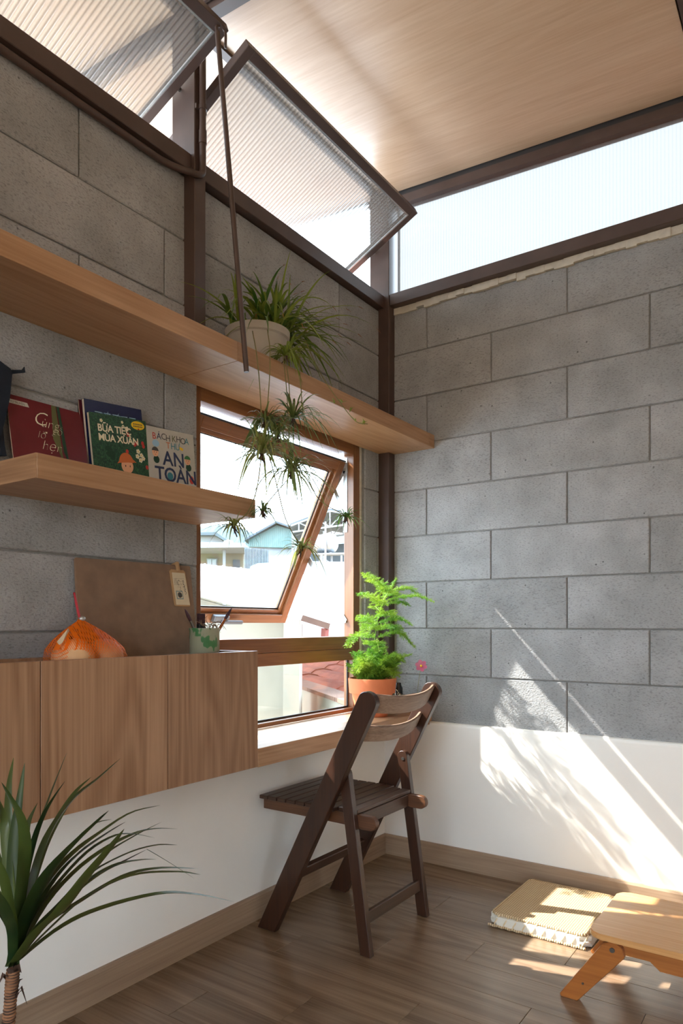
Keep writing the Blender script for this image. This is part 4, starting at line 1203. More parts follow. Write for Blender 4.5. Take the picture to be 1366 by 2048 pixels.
LEAVES = [
(0.012, [(0.675, -1.67, 0.476), (0.639, -1.734, 0.502), (0.605, -1.797, 0.515), (0.542, -1.879, 0.499), (0.512, -1.939, 0.478), (0.478, -2.001, 0.431)]),
(0.01, [(0.798, -1.877, 0.614), (0.753, -1.888, 0.612), (0.682, -1.918, 0.6), (0.61, -1.949, 0.561), (0.548, -1.972, 0.505), (0.478, -2.001, 0.431)]),
(0.014, [(0.677, -1.766, 0.568), (0.63, -1.818, 0.573), (0.591, -1.864, 0.563), (0.542, -1.918, 0.524), (0.506, -1.962, 0.488), (0.478, -2.001, 0.431)]),
(0.014, [(0.664, -1.872, 0.628), (0.629, -1.897, 0.605), (0.587, -1.926, 0.578), (0.553, -1.949, 0.537), (0.514, -1.977, 0.492), (0.478, -2.001, 0.431)]),
(0.011, [(0.527, -1.734, 0.547), (0.532, -1.777, 0.558), (0.523, -1.83, 0.56), (0.51, -1.885, 0.538), (0.493, -1.944, 0.491), (0.478, -2.001, 0.431)]),
(0.011, [(0.804, -1.931, 0.676), (0.759, -1.936, 0.668), (0.706, -1.947, 0.648), (0.642, -1.965, 0.61), (0.579, -1.983, 0.548), (0.529, -1.992, 0.501), (0.478, -2.001, 0.431)]),
(0.01, [(0.525, -1.677, 0.593), (0.523, -1.727, 0.605), (0.521, -1.777, 0.608), (0.511, -1.833, 0.594), (0.495, -1.893, 0.562), (0.484, -1.948, 0.512), (0.478, -2.001, 0.431)]),
(0.009, [(0.81, -1.966, 0.72), (0.754, -1.966, 0.691), (0.692, -1.97, 0.654), (0.638, -1.969, 0.61), (0.562, -1.982, 0.532), (0.478, -2.001, 0.431)]),
(0.009, [(0.549, -1.757, 0.599), (0.537, -1.798, 0.614), (0.53, -1.836, 0.618), (0.513, -1.88, 0.597), (0.493, -1.926, 0.55), (0.484, -1.965, 0.505), (0.478, -2.001, 0.431)]),
(0.019, [(0.791, -2.018, 0.719), (0.741, -2.006, 0.676), (0.682, -2.0, 0.623), (0.614, -2.0, 0.553), (0.549, -1.999, 0.503), (0.478, -2.001, 0.431)]),
(0.018, [(0.635, -1.893, 0.675), (0.607, -1.912, 0.653), (0.57, -1.938, 0.62), (0.538, -1.96, 0.576), (0.504, -1.983, 0.507), (0.478, -2.001, 0.431)]),
(0.015, [(0.583, -1.773, 0.67), (0.554, -1.819, 0.66), (0.524, -1.866, 0.627), (0.506, -1.904, 0.599), (0.489, -1.942, 0.557), (0.482, -1.973, 0.501), (0.478, -2.001, 0.431)]),
(0.018, [(0.719, -1.99, 0.728), (0.684, -1.989, 0.701), (0.633, -1.997, 0.656), (0.589, -2.002, 0.613), (0.548, -2.004, 0.562), (0.512, -2.004, 0.501), (0.478, -2.001, 0.431)]),
(0.012, [(0.548, -1.855, 0.657), (0.535, -1.881, 0.652), (0.521, -1.907, 0.628), (0.505, -1.934, 0.592), (0.489, -1.961, 0.541), (0.482, -1.983, 0.492), (0.478, -2.001, 0.431)]),
(0.02, [(0.561, -1.846, 0.767), (0.54, -1.877, 0.733), (0.518, -1.909, 0.702), (0.499, -1.938, 0.653), (0.489, -1.961, 0.59), (0.484, -1.981, 0.516), (0.478, -2.001, 0.431)]),
(0.013, [(0.449, -1.827, 0.716), (0.452, -1.863, 0.694), (0.457, -1.899, 0.656), (0.462, -1.934, 0.609), (0.472, -1.967, 0.539), (0.478, -2.001, 0.431)]),
(0.022, [(0.525, -1.93, 0.787), (0.517, -1.942, 0.748), (0.504, -1.957, 0.692), (0.491, -1.973, 0.636), (0.484, -1.984, 0.578), (0.479, -1.994, 0.514), (0.478, -2.001, 0.431)]),
(0.01, [(0.622, -1.999, 0.762), (0.591, -2.001, 0.728), (0.563, -2.001, 0.693), (0.536, -2.0, 0.645), (0.509, -1.999, 0.567), (0.478, -2.001, 0.431)]),
(0.016, [(0.394, -1.904, 0.675), (0.404, -1.928, 0.645), (0.423, -1.946, 0.62), (0.446, -1.961, 0.569), (0.463, -1.981, 0.505), (0.478, -2.001, 0.431)]),
(0.02, [(0.494, -1.99, 0.775), (0.487, -1.995, 0.712), (0.481, -2.0, 0.647), (0.479, -2.0, 0.576), (0.481, -2.0, 0.51), (0.478, -2.001, 0.431)]),
(0.02, [(0.326, -1.912, 0.753), (0.349, -1.935, 0.694), (0.38, -1.953, 0.605), (0.413, -1.968, 0.521), (0.448, -1.983, 0.484), (0.478, -2.001, 0.431)]),
(0.024, [(0.617, -2.1, 0.778), (0.602, -2.078, 0.748), (0.59, -2.054, 0.709), (0.57, -2.035, 0.66), (0.542, -2.022, 0.595), (0.51, -2.012, 0.515), (0.478, -2.001, 0.431)]),
(0.02, [(0.423, -2.039, 0.76), (0.45, -2.021, 0.724), (0.465, -2.011, 0.68), (0.47, -2.007, 0.62), (0.477, -2.002, 0.531), (0.478, -2.001, 0.431)]),
(0.02, [(0.609, -2.144, 0.721), (0.592, -2.109, 0.683), (0.574, -2.075, 0.628), (0.546, -2.048, 0.562), (0.515, -2.023, 0.509), (0.478, -2.001, 0.431)]),
(0.022, [(0.653, -2.172, 0.658), (0.625, -2.133, 0.641), (0.597, -2.094, 0.602), (0.562, -2.06, 0.553), (0.523, -2.029, 0.507), (0.478, -2.001, 0.431)]),
(0.018, [(0.213, -1.99, 0.578), (0.287, -1.978, 0.568), (0.354, -1.971, 0.534), (0.403, -1.976, 0.502), (0.444, -1.986, 0.475), (0.478, -2.001, 0.431)]),
(0.018, [(0.203, -1.959, 0.668), (0.278, -1.953, 0.637), (0.343, -1.955, 0.582), (0.393, -1.967, 0.532), (0.439, -1.982, 0.485), (0.478, -2.001, 0.431)]),
(0.016, [(0.362, -2.082, 0.546), (0.399, -2.056, 0.567), (0.435, -2.031, 0.552), (0.462, -2.012, 0.513), (0.475, -2.004, 0.48), (0.478, -2.001, 0.431)]),
]
dt = thing('dragon_tree', (0.462, -2.012, 0.0), 'young dragon tree with long narrow leaves in the lower left corner', 'plant')
b = BM(); lathe(b, [(0, 0.0), (0.085, 0.0), (0.095, 0.02), (0.118, 0.20), (0.122, 0.20), (0.122, 0.215), (0.112, 0.215), (0.108, 0.19), (0, 0.19)], (0.462, -2.012, 0.0), 36)
obj('pot', b, 'dark_pot', dt, smooth=True, angle=35)
b = BM(); lathe(b, [(0, 0.196), (0.06, 0.198), (0.107, 0.192)], (0.462, -2.012, 0.0), 28)
obj('soil', b, 'soil', dt)
b = BM()
tr_ = smooth_curve([(0.462, -2.012, 0.19), (0.466, -2.010, 0.27), (0.472, -2.006, 0.335), (0.475, -2.003, 0.385), (0.478, -2.001, 0.425)], 120)
tube(b, tr_, [0.0098 + 0.0010 * (1 if i % 4 < 2 else -1) + 0.0006 * math.sin(i * 1.7) for i in range(121)], 18)
obj('trunk', b, 'bark', dt, smooth=True, angle=50)
rr_ = random.Random(2)
for i in range(9):
    a = i * 0.75 + rr_.random() * 0.4; z = 0.375 + 0.006 * i
    d = Vector((math.cos(a), math.sin(a), 0)); c = Vector((0.476, -2.002, z))
    b = BM(); ribbon(b, [c + d * 0.007, c + d * 0.014 + Vector((0, 0, 0.012)), c + d * 0.024 + Vector((0, 0, 0.022 * rr_.uniform(-1, 1)))], [0.012, 0.009, 0.001], 0.3)
    obj('leaf_scale', b, 'dead_leaf', dt)
for k, (w, P) in enumerate(LEAVES):
    w *= 1.4 if k <= 15 else (0.72 if k >= 21 else 1.0)
    pts = smooth_curve(P[::-1], 22)
    n = len(pts)
    ws = []
    for i in range(n):
        t = i / (n - 1)
        ws.append(w * (0.72 + 0.28 * math.sin(min(1, t * 2.2) * PI / 2)) * min(1.0, ((1 - t) / 0.55) ** 0.75 + 0.02) * 1.15)
    ws[0] = w * 1.0; ws[1] = w * 0.85
    b = BM(); ribbon(b, pts, ws, 0.32)
    l = obj('leaf', b, 'dracaena', dt, smooth=True)
P = LEAVES[3][1]
b = BM(); ribbon(b, smooth_curve([P[0], Vector(P[0]) + Vector((0.012, 0.035, -0.028)), Vector(P[0]) + Vector((0.02, 0.09, -0.072))], 8), [0.006, 0.0065, 0.006, 0.006, 0.005, 0.0045, 0.003, 0.002, 0.0005], 0.3)
obj('leaf', b, 'dracaena', dt, smooth=True, label='broken hanging leaf tip')

# ------------------------------------------------------------------ spider plant on the upper shelf
M['spider'] = leaf_mat('spider_plant_leaf', (64, 102, 38), (134, 150, 60), 0.35, 0.4)
M['spider_dark'] = leaf_mat('spider_plantlet_leaf', (74, 100, 52), (140, 146, 78), 0.35, 0.4)
M['runner'] = plain('spider_plant_runner', (120, 112, 66), 0.6)
M['root'] = plain('plantlet_roots', (70, 48, 36), 0.9)
M['dry_tip'] = plain('dry_leaf_tip', (150, 92, 52), 0.8)
sp = thing('spider_plant', (0.100, -0.955, 1.8125), 'potted spider plant on the upper shelf with plantlets trailing past the window', 'plant')
b = BM(); lathe(b, [(0, 0.0), (0.076, 0.0), (0.080, 0.004), (0.097, 0.108), (0.103, 0.112), (0.105, 0.134), (0.099, 0.136), (0.092, 0.115), (0, 0.110)], (0.100, -0.955, 1.8125), 40)
obj('pot', b, 'white_pot', sp, smooth=True, angle=35, label='grey-white pot')
b = BM(); lathe(b, [(0, 0.128), (0.06, 0.126), (0.093, 0.122)], (0.100, -0.955, 1.8125), 28)
obj('soil', b, 'soil', sp)
def arch(bm, base, az, el, L, droop, w, n=9, fold=0.3, tipw=0.04):
    base = Vector(base); h = Vector((math.cos(az), math.sin(az), 0))
    pts = []; ws = []
    for i in range(n + 1):
        t = i / n
        pts.append(base + h * (L * math.cos(el) * (t - 0.10 * droop * t * t)) + Vector((0, 0, L * (math.sin(el) * t - droop * t * t))))
        ws.append(w * (0.7 + 0.3 * min(1, 3 * t)) * max(tipw, min(1, (1 - t) / 0.55) ** 0.8))
    ribbon(bm, pts, ws, fold)
    return pts
rr_ = random.Random(21)
for i in range(135):
    ca = (0.105 + 0.04 * rr_.uniform(-1, 1), -0.890 + 0.035 * rr_.gauss(0, 1), 1.938)
    if i < 10: ca = (0.10 + 0.03 * rr_.uniform(-1, 1), -1.03 + 0.02 * rr_.uniform(-1, 1), 1.938)
    az = rr_.uniform(-0.55 * PI, 0.62 * PI) if i % 3 else rr_.uniform(0.15 * PI, 0.55 * PI)
    if i < 10: az = rr_.uniform(-0.75 * PI, -0.2 * PI)
    el = rr_.uniform(0.35, 1.38); L_ = rr_.uniform(0.24, 0.44) * (1 if i >= 10 else 0.8)
    if i in (20, 33, 47): el = 1.45; L_ = 0.26
    dr = rr_.uniform(0.30, 0.90) * (0.35 if el > 1.4 else 1)
    if math.cos(az) * L_ * math.cos(el) + ca[0] < 0.0: az = PI - az if math.sin(az) else 0.3
    wl = rr_.uniform(0.0075, 0.0125)
    for attempt in range(12):
        b = BM(); pts = arch(b, ca, az, el, L_, dr, wl)
        if all((p.z > 1.825 or p.x > 0.25) and p.x > 0.0 for p in pts): break
        b.free(); dr *= 0.8; el = min(1.4, el + 0.06); L_ *= 0.95
    else:
        continue
    lf = obj('leaf', b, 'spider', sp, smooth=True)
    if rr_.random() < 0.3:
        b = BM(); t0, t1 = pts[-1], pts[-1] + (pts[-1] - pts[-2]).normalized() * 0.018 + Vector((0, 0, -0.006))
        ribbon(b, [t0, (t0 + t1) / 2 + Vector((0, 0, 0.001)), t1], [0.0035, 0.003, 0.001], 0.5)
        obj('dry_tip', b, 'dry_tip', lf)
PLANTLETS = [
    ((0.26, -1.103, 1.599), 0.095),
    ((0.3, -1.02, 1.622), 0.125),
    ((0.27, -1.129, 1.5), 0.125),
    ((0.29, -1.019, 1.464), 0.13),
    ((0.25, -0.994, 1.829), 0.1),
    ((0.3, -1.275, 1.273), 0.062),
    ((0.27, -1.125, 1.336), 0.05),
    ((0.28, -0.955, 1.241), 0.075),
    ((0.28, -0.713, 1.368), 0.06),
    ((0.24, -1.022, 1.58), 0.1),
]
RUNNERS = [
     [(0.2, -1.09, 1.884), (0.25, -1.131, 1.804), (0.26, -1.127, 1.709), (0.26, -1.116, 1.574)] ,
     [(0.2, -1.022, 1.911), (0.25, -1.069, 1.823), (0.27, -1.096, 1.708), (0.27, -1.121, 1.513)] ,
     [(0.25, -0.998, 1.828), (0.28, -1.016, 1.728), (0.3, -1.036, 1.618)] ,
     [(0.25, -1.008, 1.825), (0.28, -1.026, 1.696), (0.29, -1.024, 1.47)] ,
     [(0.22, -0.886, 1.905), (0.26, -0.937, 1.793), (0.28, -0.948, 1.655)] ,
     [(0.2, -0.834, 1.942), (0.25, -0.819, 1.83), (0.27, -0.734, 1.751), (0.28, -0.652, 1.705), (0.29, -0.594, 1.708)] ,
     [(0.27, -1.129, 1.5), (0.28, -1.162, 1.39), (0.3, -1.222, 1.317), (0.3, -1.275, 1.279)] ,
     [(0.27, -1.092, 1.497), (0.28, -1.065, 1.398), (0.28, -1.03, 1.321), (0.28, -0.963, 1.249)] ,
     [(0.28, -0.925, 1.466), (0.28, -0.86, 1.405), (0.28, -0.713, 1.373)] ,
     [(0.28, -1.023, 1.442), (0.28, -1.086, 1.387), (0.27, -1.125, 1.342)] ,
]
for k, r in enumerate(RUNNERS):
    b = BM(); pts = smooth_curve(r, 24); tube(b, pts, 0.0016, 6)
    obj('runner', b, 'runner', sp, smooth=True)
b = BM()
for q in ((-0.78, 1.738), (-0.735, 1.752), (-0.690, 1.732), (-0.655, 1.708), (-0.61, 1.708), (-0.60, 1.71)):
    for j in range(4):
        arch(b, (0.28, q[0], q[1] - 0.004), rr_.uniform(0, 2 * PI), rr_.uniform(0.5, 1.3), rr_.uniform(0.018, 0.034), 0.3, 0.0045, 4)
obj('runner_leaves', b, 'spider', sp, smooth=True)
for k, (c, r) in enumerate(PLANTLETS):
    c = Vector(c)
    b = BM()
    nl = int(30 + 300 * r)
    for i in range(nl):
        az = rr_.uniform(0, 2 * PI); el = rr_.uniform(0.15, 1.35)
        arch(b, c + Vector((math.cos(az), math.sin(az), 0)) * 0.004, az, el, r * rr_.uniform(0.8, 1.7), rr_.uniform(0.45, 1.2), rr_.uniform(0.0048, 0.0078) * (0.8 + 2 * r), 8)
    pl = obj('plantlet', b, 'spider_dark' if k not in (4, 8) else 'spider', sp, smooth=True)
    b = BM(); ball(b, c + Vector((0, 0, -0.002)), 0.0055, 10, (1, 1, 1.2))
    for i in range(7):
        d = Vector((rr_.uniform(-1, 1), rr_.uniform(-1, 1), -1.2)).normalized()
        tube(b, [c, c + d * 0.014 + Vector((0, 0, -0.004)), c + d * rr_.uniform(0.02, 0.035)], [0.0022, 0.0016, 0.0006], 5)
    obj('roots', b, 'root', pl)

# ------------------------------------------------------------------ asparagus fern on the sill board
M['fern'] = leaf_mat('asparagus_fern', (92, 146, 46), (186, 204, 62), 0.5, 0.5)
FC = Vector((0.100, -0.262, 0.6405))
fp = thing('potted_fern', FC, 'bright green asparagus fern in a terracotta pot on the sill board', 'plant')
b = BM(); lathe(b, [(0, 0.0), (0.060, 0.0), (0.063, 0.003), (0.083, 0.092), (0.093, 0.093), (0.0975, 0.148), (0.0965, 0.152), (0.089, 0.152), (0.085, 0.120), (0, 0.115)], FC, 44)
obj('pot', b, 'terracotta', fp, smooth=True, angle=35)
b = BM(); lathe(b, [(0, 0.134), (0.05, 0.132), (0.085, 0.127)], FC, 28)
obj('soil', b, 'soil', fp)
FV, FF = [], []
stems = BM()
def needle_quad(p, d, L_, w):
    s = d.cross(Vector((rr_.uniform(-1, 1), rr_.uniform(-1, 1), rr_.uniform(-1, 1)))).normalized() * w / 2
    k = len(FV); FV.extend((p - s, p + s, p + d * L_)); FF.append((k, k + 1, k + 2))
def frond(pts, width, dens=1.0):
    pts = smooth_curve(pts, 40)
    tube(stems, pts[::4], 0.0009, 4)
    for i in range(3, len(pts)):
        t = i / (len(pts) - 1)
        tan = (pts[i] - pts[i - 1]).normalized()
        side = tan.cross(Vector((0, 0, 1)))
        side = side.normalized() if side.length > 0.2 else Vector((rr_.uniform(-1, 1), rr_.uniform(-1, 1), 0)).normalized()
        seglen = (pts[i] - pts[i - 1]).length
        for sgn in (-1, 1):
            if rr_.random() > seglen / 0.0052 * dens: continue
            L_ = width * (0.25 + 0.75 * math.sin(min(1, (1 - t) * 1.25 + 0.08) * PI / 2)) * rr_.uniform(0.7, 1.15) * min(1, 0.4 + 3 * t)
            d = (side * sgn + tan * rr_.uniform(0.4, 0.9) + Vector((0, 0, rr_.uniform(-0.35, 0.35)))).normalized()
            m_ = max(2, int(L_ / 0.0042))
            for j in range(m_):
                p = pts[i] + d * (L_ * (j + 0.5) / m_)
                for q in range(3):
                    nd = (d * 0.9 + Vector((rr_.uniform(-1, 1), rr_.uniform(-1, 1), rr_.uniform(-1, 1))) * 0.9).normalized()
                    needle_quad(p, nd, rr_.uniform(0.008, 0.013), 0.0017)
base = FC + Vector((0, 0, 0.13))
def fr(az, el, L_, droop, width, start=Vector((0, 0, 0)), dens=1.0):
    h = Vector((math.cos(az), math.sin(az), 0)); s = base + start
    frond([s, s + h * L_ * 0.35 * math.cos(el) + Vector((0, 0, L_ * 0.38 * math.sin(el))), s + h * L_ * 0.7 * math.cos(el) + Vector((0, 0, L_ * (0.72 * math.sin(el) - 0.25 * droop))), s + h * L_ * math.cos(el) + Vector((0, 0, L_ * (math.sin(el) - droop)))], width, dens)
for i in range(64):
    az = rr_.uniform(0, 2 * PI)
    L_ = rr_.uniform(0.11, 0.22)
    if math.cos(az) < -0.3: L_ *= 0.65
    if math.sin(az) > 0.5: L_ *= 0.85
    fr(az, rr_.uniform(0.75, 1.40), L_, rr_.uniform(0.1, 0.5), 0.046, Vector((rr_.uniform(-0.03, 0.03), rr_.uniform(-0.03, 0.03), 0)))
tall = [base, base + Vector((0.004, 0.006, 0.12)), base + Vector((0.014, 0.012, 0.24)), base + Vector((0.035, 0.028, 0.33)), base + Vector((0.048, 0.060, 0.385)), base + Vector((0.056, 0.095, 0.425))]
frond(tall[2:], 0.016, 0.8)
tube(stems, smooth_curve(tall, 20), 0.0014, 5)
for z, az, L_, el, dr in ((0.335, -1.45, 0.19, 0.28, 0.03), (0.31, -1.1, 0.10, 0.2, 0.05), (0.30, 1.0, 0.13, 0.35, 0.35), (0.29, 1.7, 0.10, 0.3, 0.2), (0.265, 0.4, 0.17, 0.22, 0.22), (0.27, -1.75, 0.12, 0.3, 0.1),
                          (0.24, -1.2, 0.10, 0.3, 0.15), (0.235, 0.9, 0.10, 0.3, 0.25), (0.21, -0.6, 0.10, 0.3, 0.2), (0.21, 1.5, 0.11, 0.3, 0.35), (0.19, -1.6, 0.11, 0.4, 0.25), (0.185, 0.3, 0.12, 0.3, 0.3),
                          (0.16, -1.3, 0.14, 0.3, 0.35), (0.16, 1.2, 0.13, 0.3, 0.5), (0.15, -0.3, 0.11, 0.3, 0.3), (0.14, 0.7, 0.14, 0.3, 0.5), (0.13, -1.6, 0.16, 0.2, 0.35), (0.12, -0.9, 0.14, 0.2, 0.3), (0.12, 2.4, 0.08, 0.3, 0.2), (0.18, 3.4, 0.06, 0.4, 0.2), (0.23, 2.6, 0.06, 0.5, 0.2)):
    i = min(int(z / 0.425 * 20), 20)
    q = smooth_curve(tall, 20)[i]
    fr(az, el, L_ * 1.2, dr, 0.040, q - base)
obj('stem', stems, 'fern', fp)
me = bpy.data.meshes.new('foliage'); me.from_pydata([tuple(v - FC) for v in FV], [], FF); me.materials.append(M['fern'])
fo = bpy.data.objects.new('foliage', me); COL.objects.link(fo); fo.parent = fp; fo['kind'] = 'stuff'; ORG[fo.name] = FC

# small things beside the fern
M['petal'] = leaf_mat('pink_petal', (214, 96, 132), (236, 140, 166), 0.4)
M['box_wood'] = wood('small_box_wood', (190, 132, 96), (150, 96, 66), 'y')
fl_ = thing('pink_flower', (0.180, -0.030, 0.727), 'single pink flower on a thin stem in front of the block wall', 'flower')
b = BM(); tube(b, smooth_curve([(0.180, -0.030, 0.7125), (0.184, -0.029, 0.76), (0.194, -0.026, 0.826)], 10), 0.0011, 6)
obj('stem', b, 'runner', fl_)
fc = Vector((0.196, -0.028, 0.832)); fn = Vector((0.55, -0.80, 0.25)).normalized(); fa = fn.cross(Vector((0, 0, 1))).normalized(); fb = fa.cross(fn)
for k in range(6):
    a = k * PI / 3 + 0.3; d = fa * math.cos(a) + fb * math.sin(a); s_ = fa * -math.sin(a) + fb * math.cos(a)
    b = BM(); c0 = b.verts.new(fc + d * 0.003)
    ring = [b.verts.new(fc + d * (0.015 + 0.011 * math.cos(t)) + s_ * (0.0095 * math.sin(t)) + fn * (0.005 + 0.003 * math.cos(t))) for t in [-PI * 0.85 + i * PI * 1.7 / 10 for i in range(11)]]
    for i in range(10): b.faces.new((c0, ring[i], ring[i + 1]))
    obj('petal', b, 'petal', fl_, smooth=True)
b = BM(); ball(b, fc + fn * 0.003, 0.005, 10); obj('flower_centre', b, 'yellow_ink', fl_)
b = BM(); box(b, 0.145, 0.205, -0.092, 0.012, 0.6405, 0.712, 0.003)
fb_ = obj('wooden_box', b, 'box_wood'); tag(fb_, 'small reddish wooden block behind the chair back on the sill board', 'box')
b = BM(); tube(b, [(0.180, -0.030, 0.7122), (0.180, -0.030, 0.7135)], 0.006, 12); obj('hole_rim', b, 'soil', fb_)
M['black_glass'] = plain('black_bottle', (26, 24, 24), 0.25)
b = BM(); lathe(b, [(0, 0), (0.019, 0), (0.020, 0.003), (0.020, 0.095), (0.014, 0.108), (0.013, 0.118), (0, 0.118)], (0.098, -0.052, 0.6405), 24)
jar = tag(obj('small_bottle', b, 'black_glass', smooth=True, angle=40), 'small black bottle with pale scribbled label right of the terracotta pot', 'bottle')
rr2 = random.Random(8)
b = BM()
for i in range(26):
    a = rr2.uniform(-2.2, 0.8); z = 0.6405 + rr2.uniform(0.02, 0.092); r = 0.0204
    a2 = a + rr2.uniform(-0.4, 0.4); z2 = z + rr2.uniform(-0.014, 0.014)
    z2 = min(max(z2, 0.655), 0.734)
    tube(b, [(0.098 + r * math.cos(a + (a2 - a) * t), -0.052 + r * math.sin(a + (a2 - a) * t), z + (z2 - z) * t) for t in (0, 0.5, 1)], 0.0011, 4)
obj('label_marks', b, 'cream_ink', jar, label='pale scribbles')

# ------------------------------------------------------------------ the neighbourhood outside the window
RT = Vector((math.cos(YAW), math.sin(YAW), 0)); FWD = Vector((-math.sin(YAW), math.cos(YAW), 0))
G0 = Vector((EYE.x, EYE.y, 0))
def W(a, d, z):
    """a metres across the street, d metres down it, at height z (the houses stand square to this street)"""
    return G0 + RT * a + FWD * d + Vector((0, 0, z))
M['white_roof'] = plain('white_metal_roof', (222, 228, 236), 0.5, vary=0.04, scale=2)
M['ext_cream'] = plain('cream_render', (146, 142, 130), 0.9, vary=0.10, scale=3, bmp=0.2)
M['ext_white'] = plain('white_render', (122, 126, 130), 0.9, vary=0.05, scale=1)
M['ext_beige'] = plain('beige_render', (112, 108, 94), 0.9, vary=0.05, scale=1)
M['ext_grey'] = plain('grey_roofing', (70, 79, 86), 0.7, vary=0.2, scale=1)
M['corrugated'] = plain('grey_corrugated', (84, 93, 99), 0.6, 0.2, vary=0.15, scale=2)
M['mint'] = plain('mint_cladding', (96, 122, 120), 0.6, vary=0.06, scale=0.5)
M['tank_steel'] = plain('stainless_tank', (150, 154, 158), 0.28, 0.8)
M['ext_wood'] = plain('brown_timber', (96, 74, 64), 0.8, vary=0.15, scale=10)
M['ext_red'] = plain('red_oxide_steel', (112, 54, 44), 0.7)
M['roof_tile'] = plain('red_roof_tile', (150, 84, 64), 0.85, vary=0.25, scale=6)
M['coping'] = plain('salmon_coping', (116, 88, 74), 0.9, vary=0.1, scale=6)
M['ext_glass'] = plain('far_window_glass', (120, 134, 140), 0.2)
M['terrain'] = plain('hazy_hill', (52, 66, 72), 1.0, vary=0.35, scale=0.12)
M['ground'] = plain('pale_concrete_ground', (136, 118, 96), 0.95, vary=0.08, scale=0.4)

b = BM(); box(b, -700, 700, -700, 700, -4.2, -4.0)
tag(obj('ground', b, 'ground'), 'pale ground between the houses outside', 'ground', kind='structure')
def ext_prism(name, poly, d, depth, mat, parent=None, **kw):
    b = BM(); prism(b, [W(a, d, z) for a, z in poly], FWD * depth)
    return obj(name, b, mat, parent, **kw)

# hill
b = BM()
ridge = [(-130, 24), (-110, 31), (-92.4, 37.8), (-75.3, 38.9), (-60.4, 41.9), (-54.4, 42.9), (-48.7, 43.4), (-43.3, 42.1), (-39.1, 40.4), (-35.9, 39.3), (-26.2, 38.5), (-9.2, 38.9), (16.4, 40.0), (46.3, 36.8), (80, 30)]
rr3 = random.Random(6)
fine = []
for (a0, z0), (a1, z1) in zip(ridge, ridge[1:]):
    for i in range(8):
        t = i / 8; fine.append((a0 + (a1 - a0) * t, z0 + (z1 - z0) * t + rr3.uniform(-0.5, 0.5)))
top = [b.verts.new(W(a, 300, z)) for a, z in fine]
mid = [b.verts.new(W(a * 0.93, 240, z * 0.55)) for a, z in fine]
low = [b.verts.new(W(a * 0.8, 170, -4)) for a, z in fine]
for i in range(len(fine) - 1):
    b.faces.new((top[i], top[i + 1], mid[i + 1], mid[i])); b.faces.new((mid[i], mid[i + 1], low[i + 1], low[i]))
tag(obj('hill', b, 'terrain', smooth=True), 'hazy wooded hill on the skyline outside', 'hill')

# neighbouring white roof and its gable wall
nr = thing('neighbour_house', W(-0.5, 6, -4), 'cream neighbouring house with a white metal roof just outside the window', 'house')
A, B_, C_, D_ = W(-1.10, 4.2, 1.275), W(0.20, 4.2, 0.925), W(0.14, 12.5, 1.80), W(-2.75, 12.5, 2.10)
b = BM(); prism(b, [A, B_, C_, D_], (0, 0, -0.035)); obj('roof', b, 'white_roof', nr)
for i in range(1, 9):
    t = i / 9
    b = BM(); bar(b, A + (B_ - A) * t + Vector((0, 0, 0.004)), D_ + (C_ - D_) * t + Vector((0, 0, 0.004)), 0.03, 0.02)
    obj('roof_seam', b, 'white_roof', nr)
b = BM(); prism(b, [W(-2.6, 4.28, 1.6), W(-1.10, 4.28, 1.225), W(-0.265, 4.28, 1.0), W(-0.265, 4.28, -4), W(-2.6, 4.28, -4)], FWD * 0.2)
obj('gable_wall', b, 'ext_cream', nr)
b = BM(); prism(b, [W(-0.325, 3.95, 1.06), W(-0.235, 3.95, 1.035), W(-0.275, 3.95, -4), W(-0.36, 3.95, -4)], FWD * 0.3)
obj('pillar', b, 'ext_cream', nr)
b = BM(); bar(b, W(-0.225, 4.0, 1.045), W(-0.068, 4.0, 0.995), 0.05, 0.035); obj('lean_to_beam', b, 'ext_wood', nr)
b = BM(); bar(b, W(-0.093, 4.0, 0.985), W(-0.100, 4.0, 0.82), 0.035, 0.03, (1, 0, 0)); obj('lean_to_post', b, 'ext_red', nr)
b = BM(); bar(b, W(-0.105, 4.0, 0.835), W(-0.30, 4.0, 0.865), 0.04, 0.03); obj('lean_to_tie', b, 'ext_red', nr)

# white parapet and lower roof behind it
ext_p = [(-1.69, 2.07), (-1.55, 2.13), (-0.81, 2.17), (0.60, 2.15), (0.60, -4), (-1.69, -4)]
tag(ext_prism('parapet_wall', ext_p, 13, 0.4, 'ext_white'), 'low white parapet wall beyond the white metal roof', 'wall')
b = BM(); prism(b, [W(-0.5, 5.2, 0.86), W(0.6, 5.2, 0.86), W(0.6, 8.8, 1.07), W(-0.5, 8.8, 1.07)], (0, 0, -0.05))
tag(obj('shed_roof', b, 'white_roof'), 'small white roof seen below the brown lean-to beam', 'roof')

# garden wall running away from the house and the red tiled roof beyond it, seen through the low pane
GA, GE = Vector((-0.18, 0.172, 0)), Vector((-1.98, 1.54, 0)).normalized()
GF = Vector((-GE.y, GE.x, 0)) * -1
if GF.y < 0: GF = -GF
def Gp(e, f, z): return GA + GE * e + GF * f + Vector((0, 0, z))
hw = thing('garden_wall', Gp(2, 0.1, -4), 'cream rendered garden wall with a salmon coping running away under the window', 'wall')
b = BM(); prism(b, [Gp(0, 0.01, -4), Gp(4.2, 0.01, -4), Gp(4.2, 0.01, 0.575), Gp(0, 0.01, 0.575)], GF * 0.13)
obj('wall_body', b, 'ext_cream', hw)
for i in range(7):
    b = BM(); prism(b, [Gp(0.6 * i + 0.004, 0, 0.577), Gp(0.6 * i + 0.596, 0, 0.577), Gp(0.6 * i + 0.596, 0, 0.600), Gp(0.6 * i + 0.004, 0, 0.600)], GF * 0.15)
    obj('coping', b, 'coping', hw)
tr0 = thing('tiled_roof', Gp(2.5, 1.5, 0.4), 'old red tiled roof below and beyond the garden wall', 'roof')
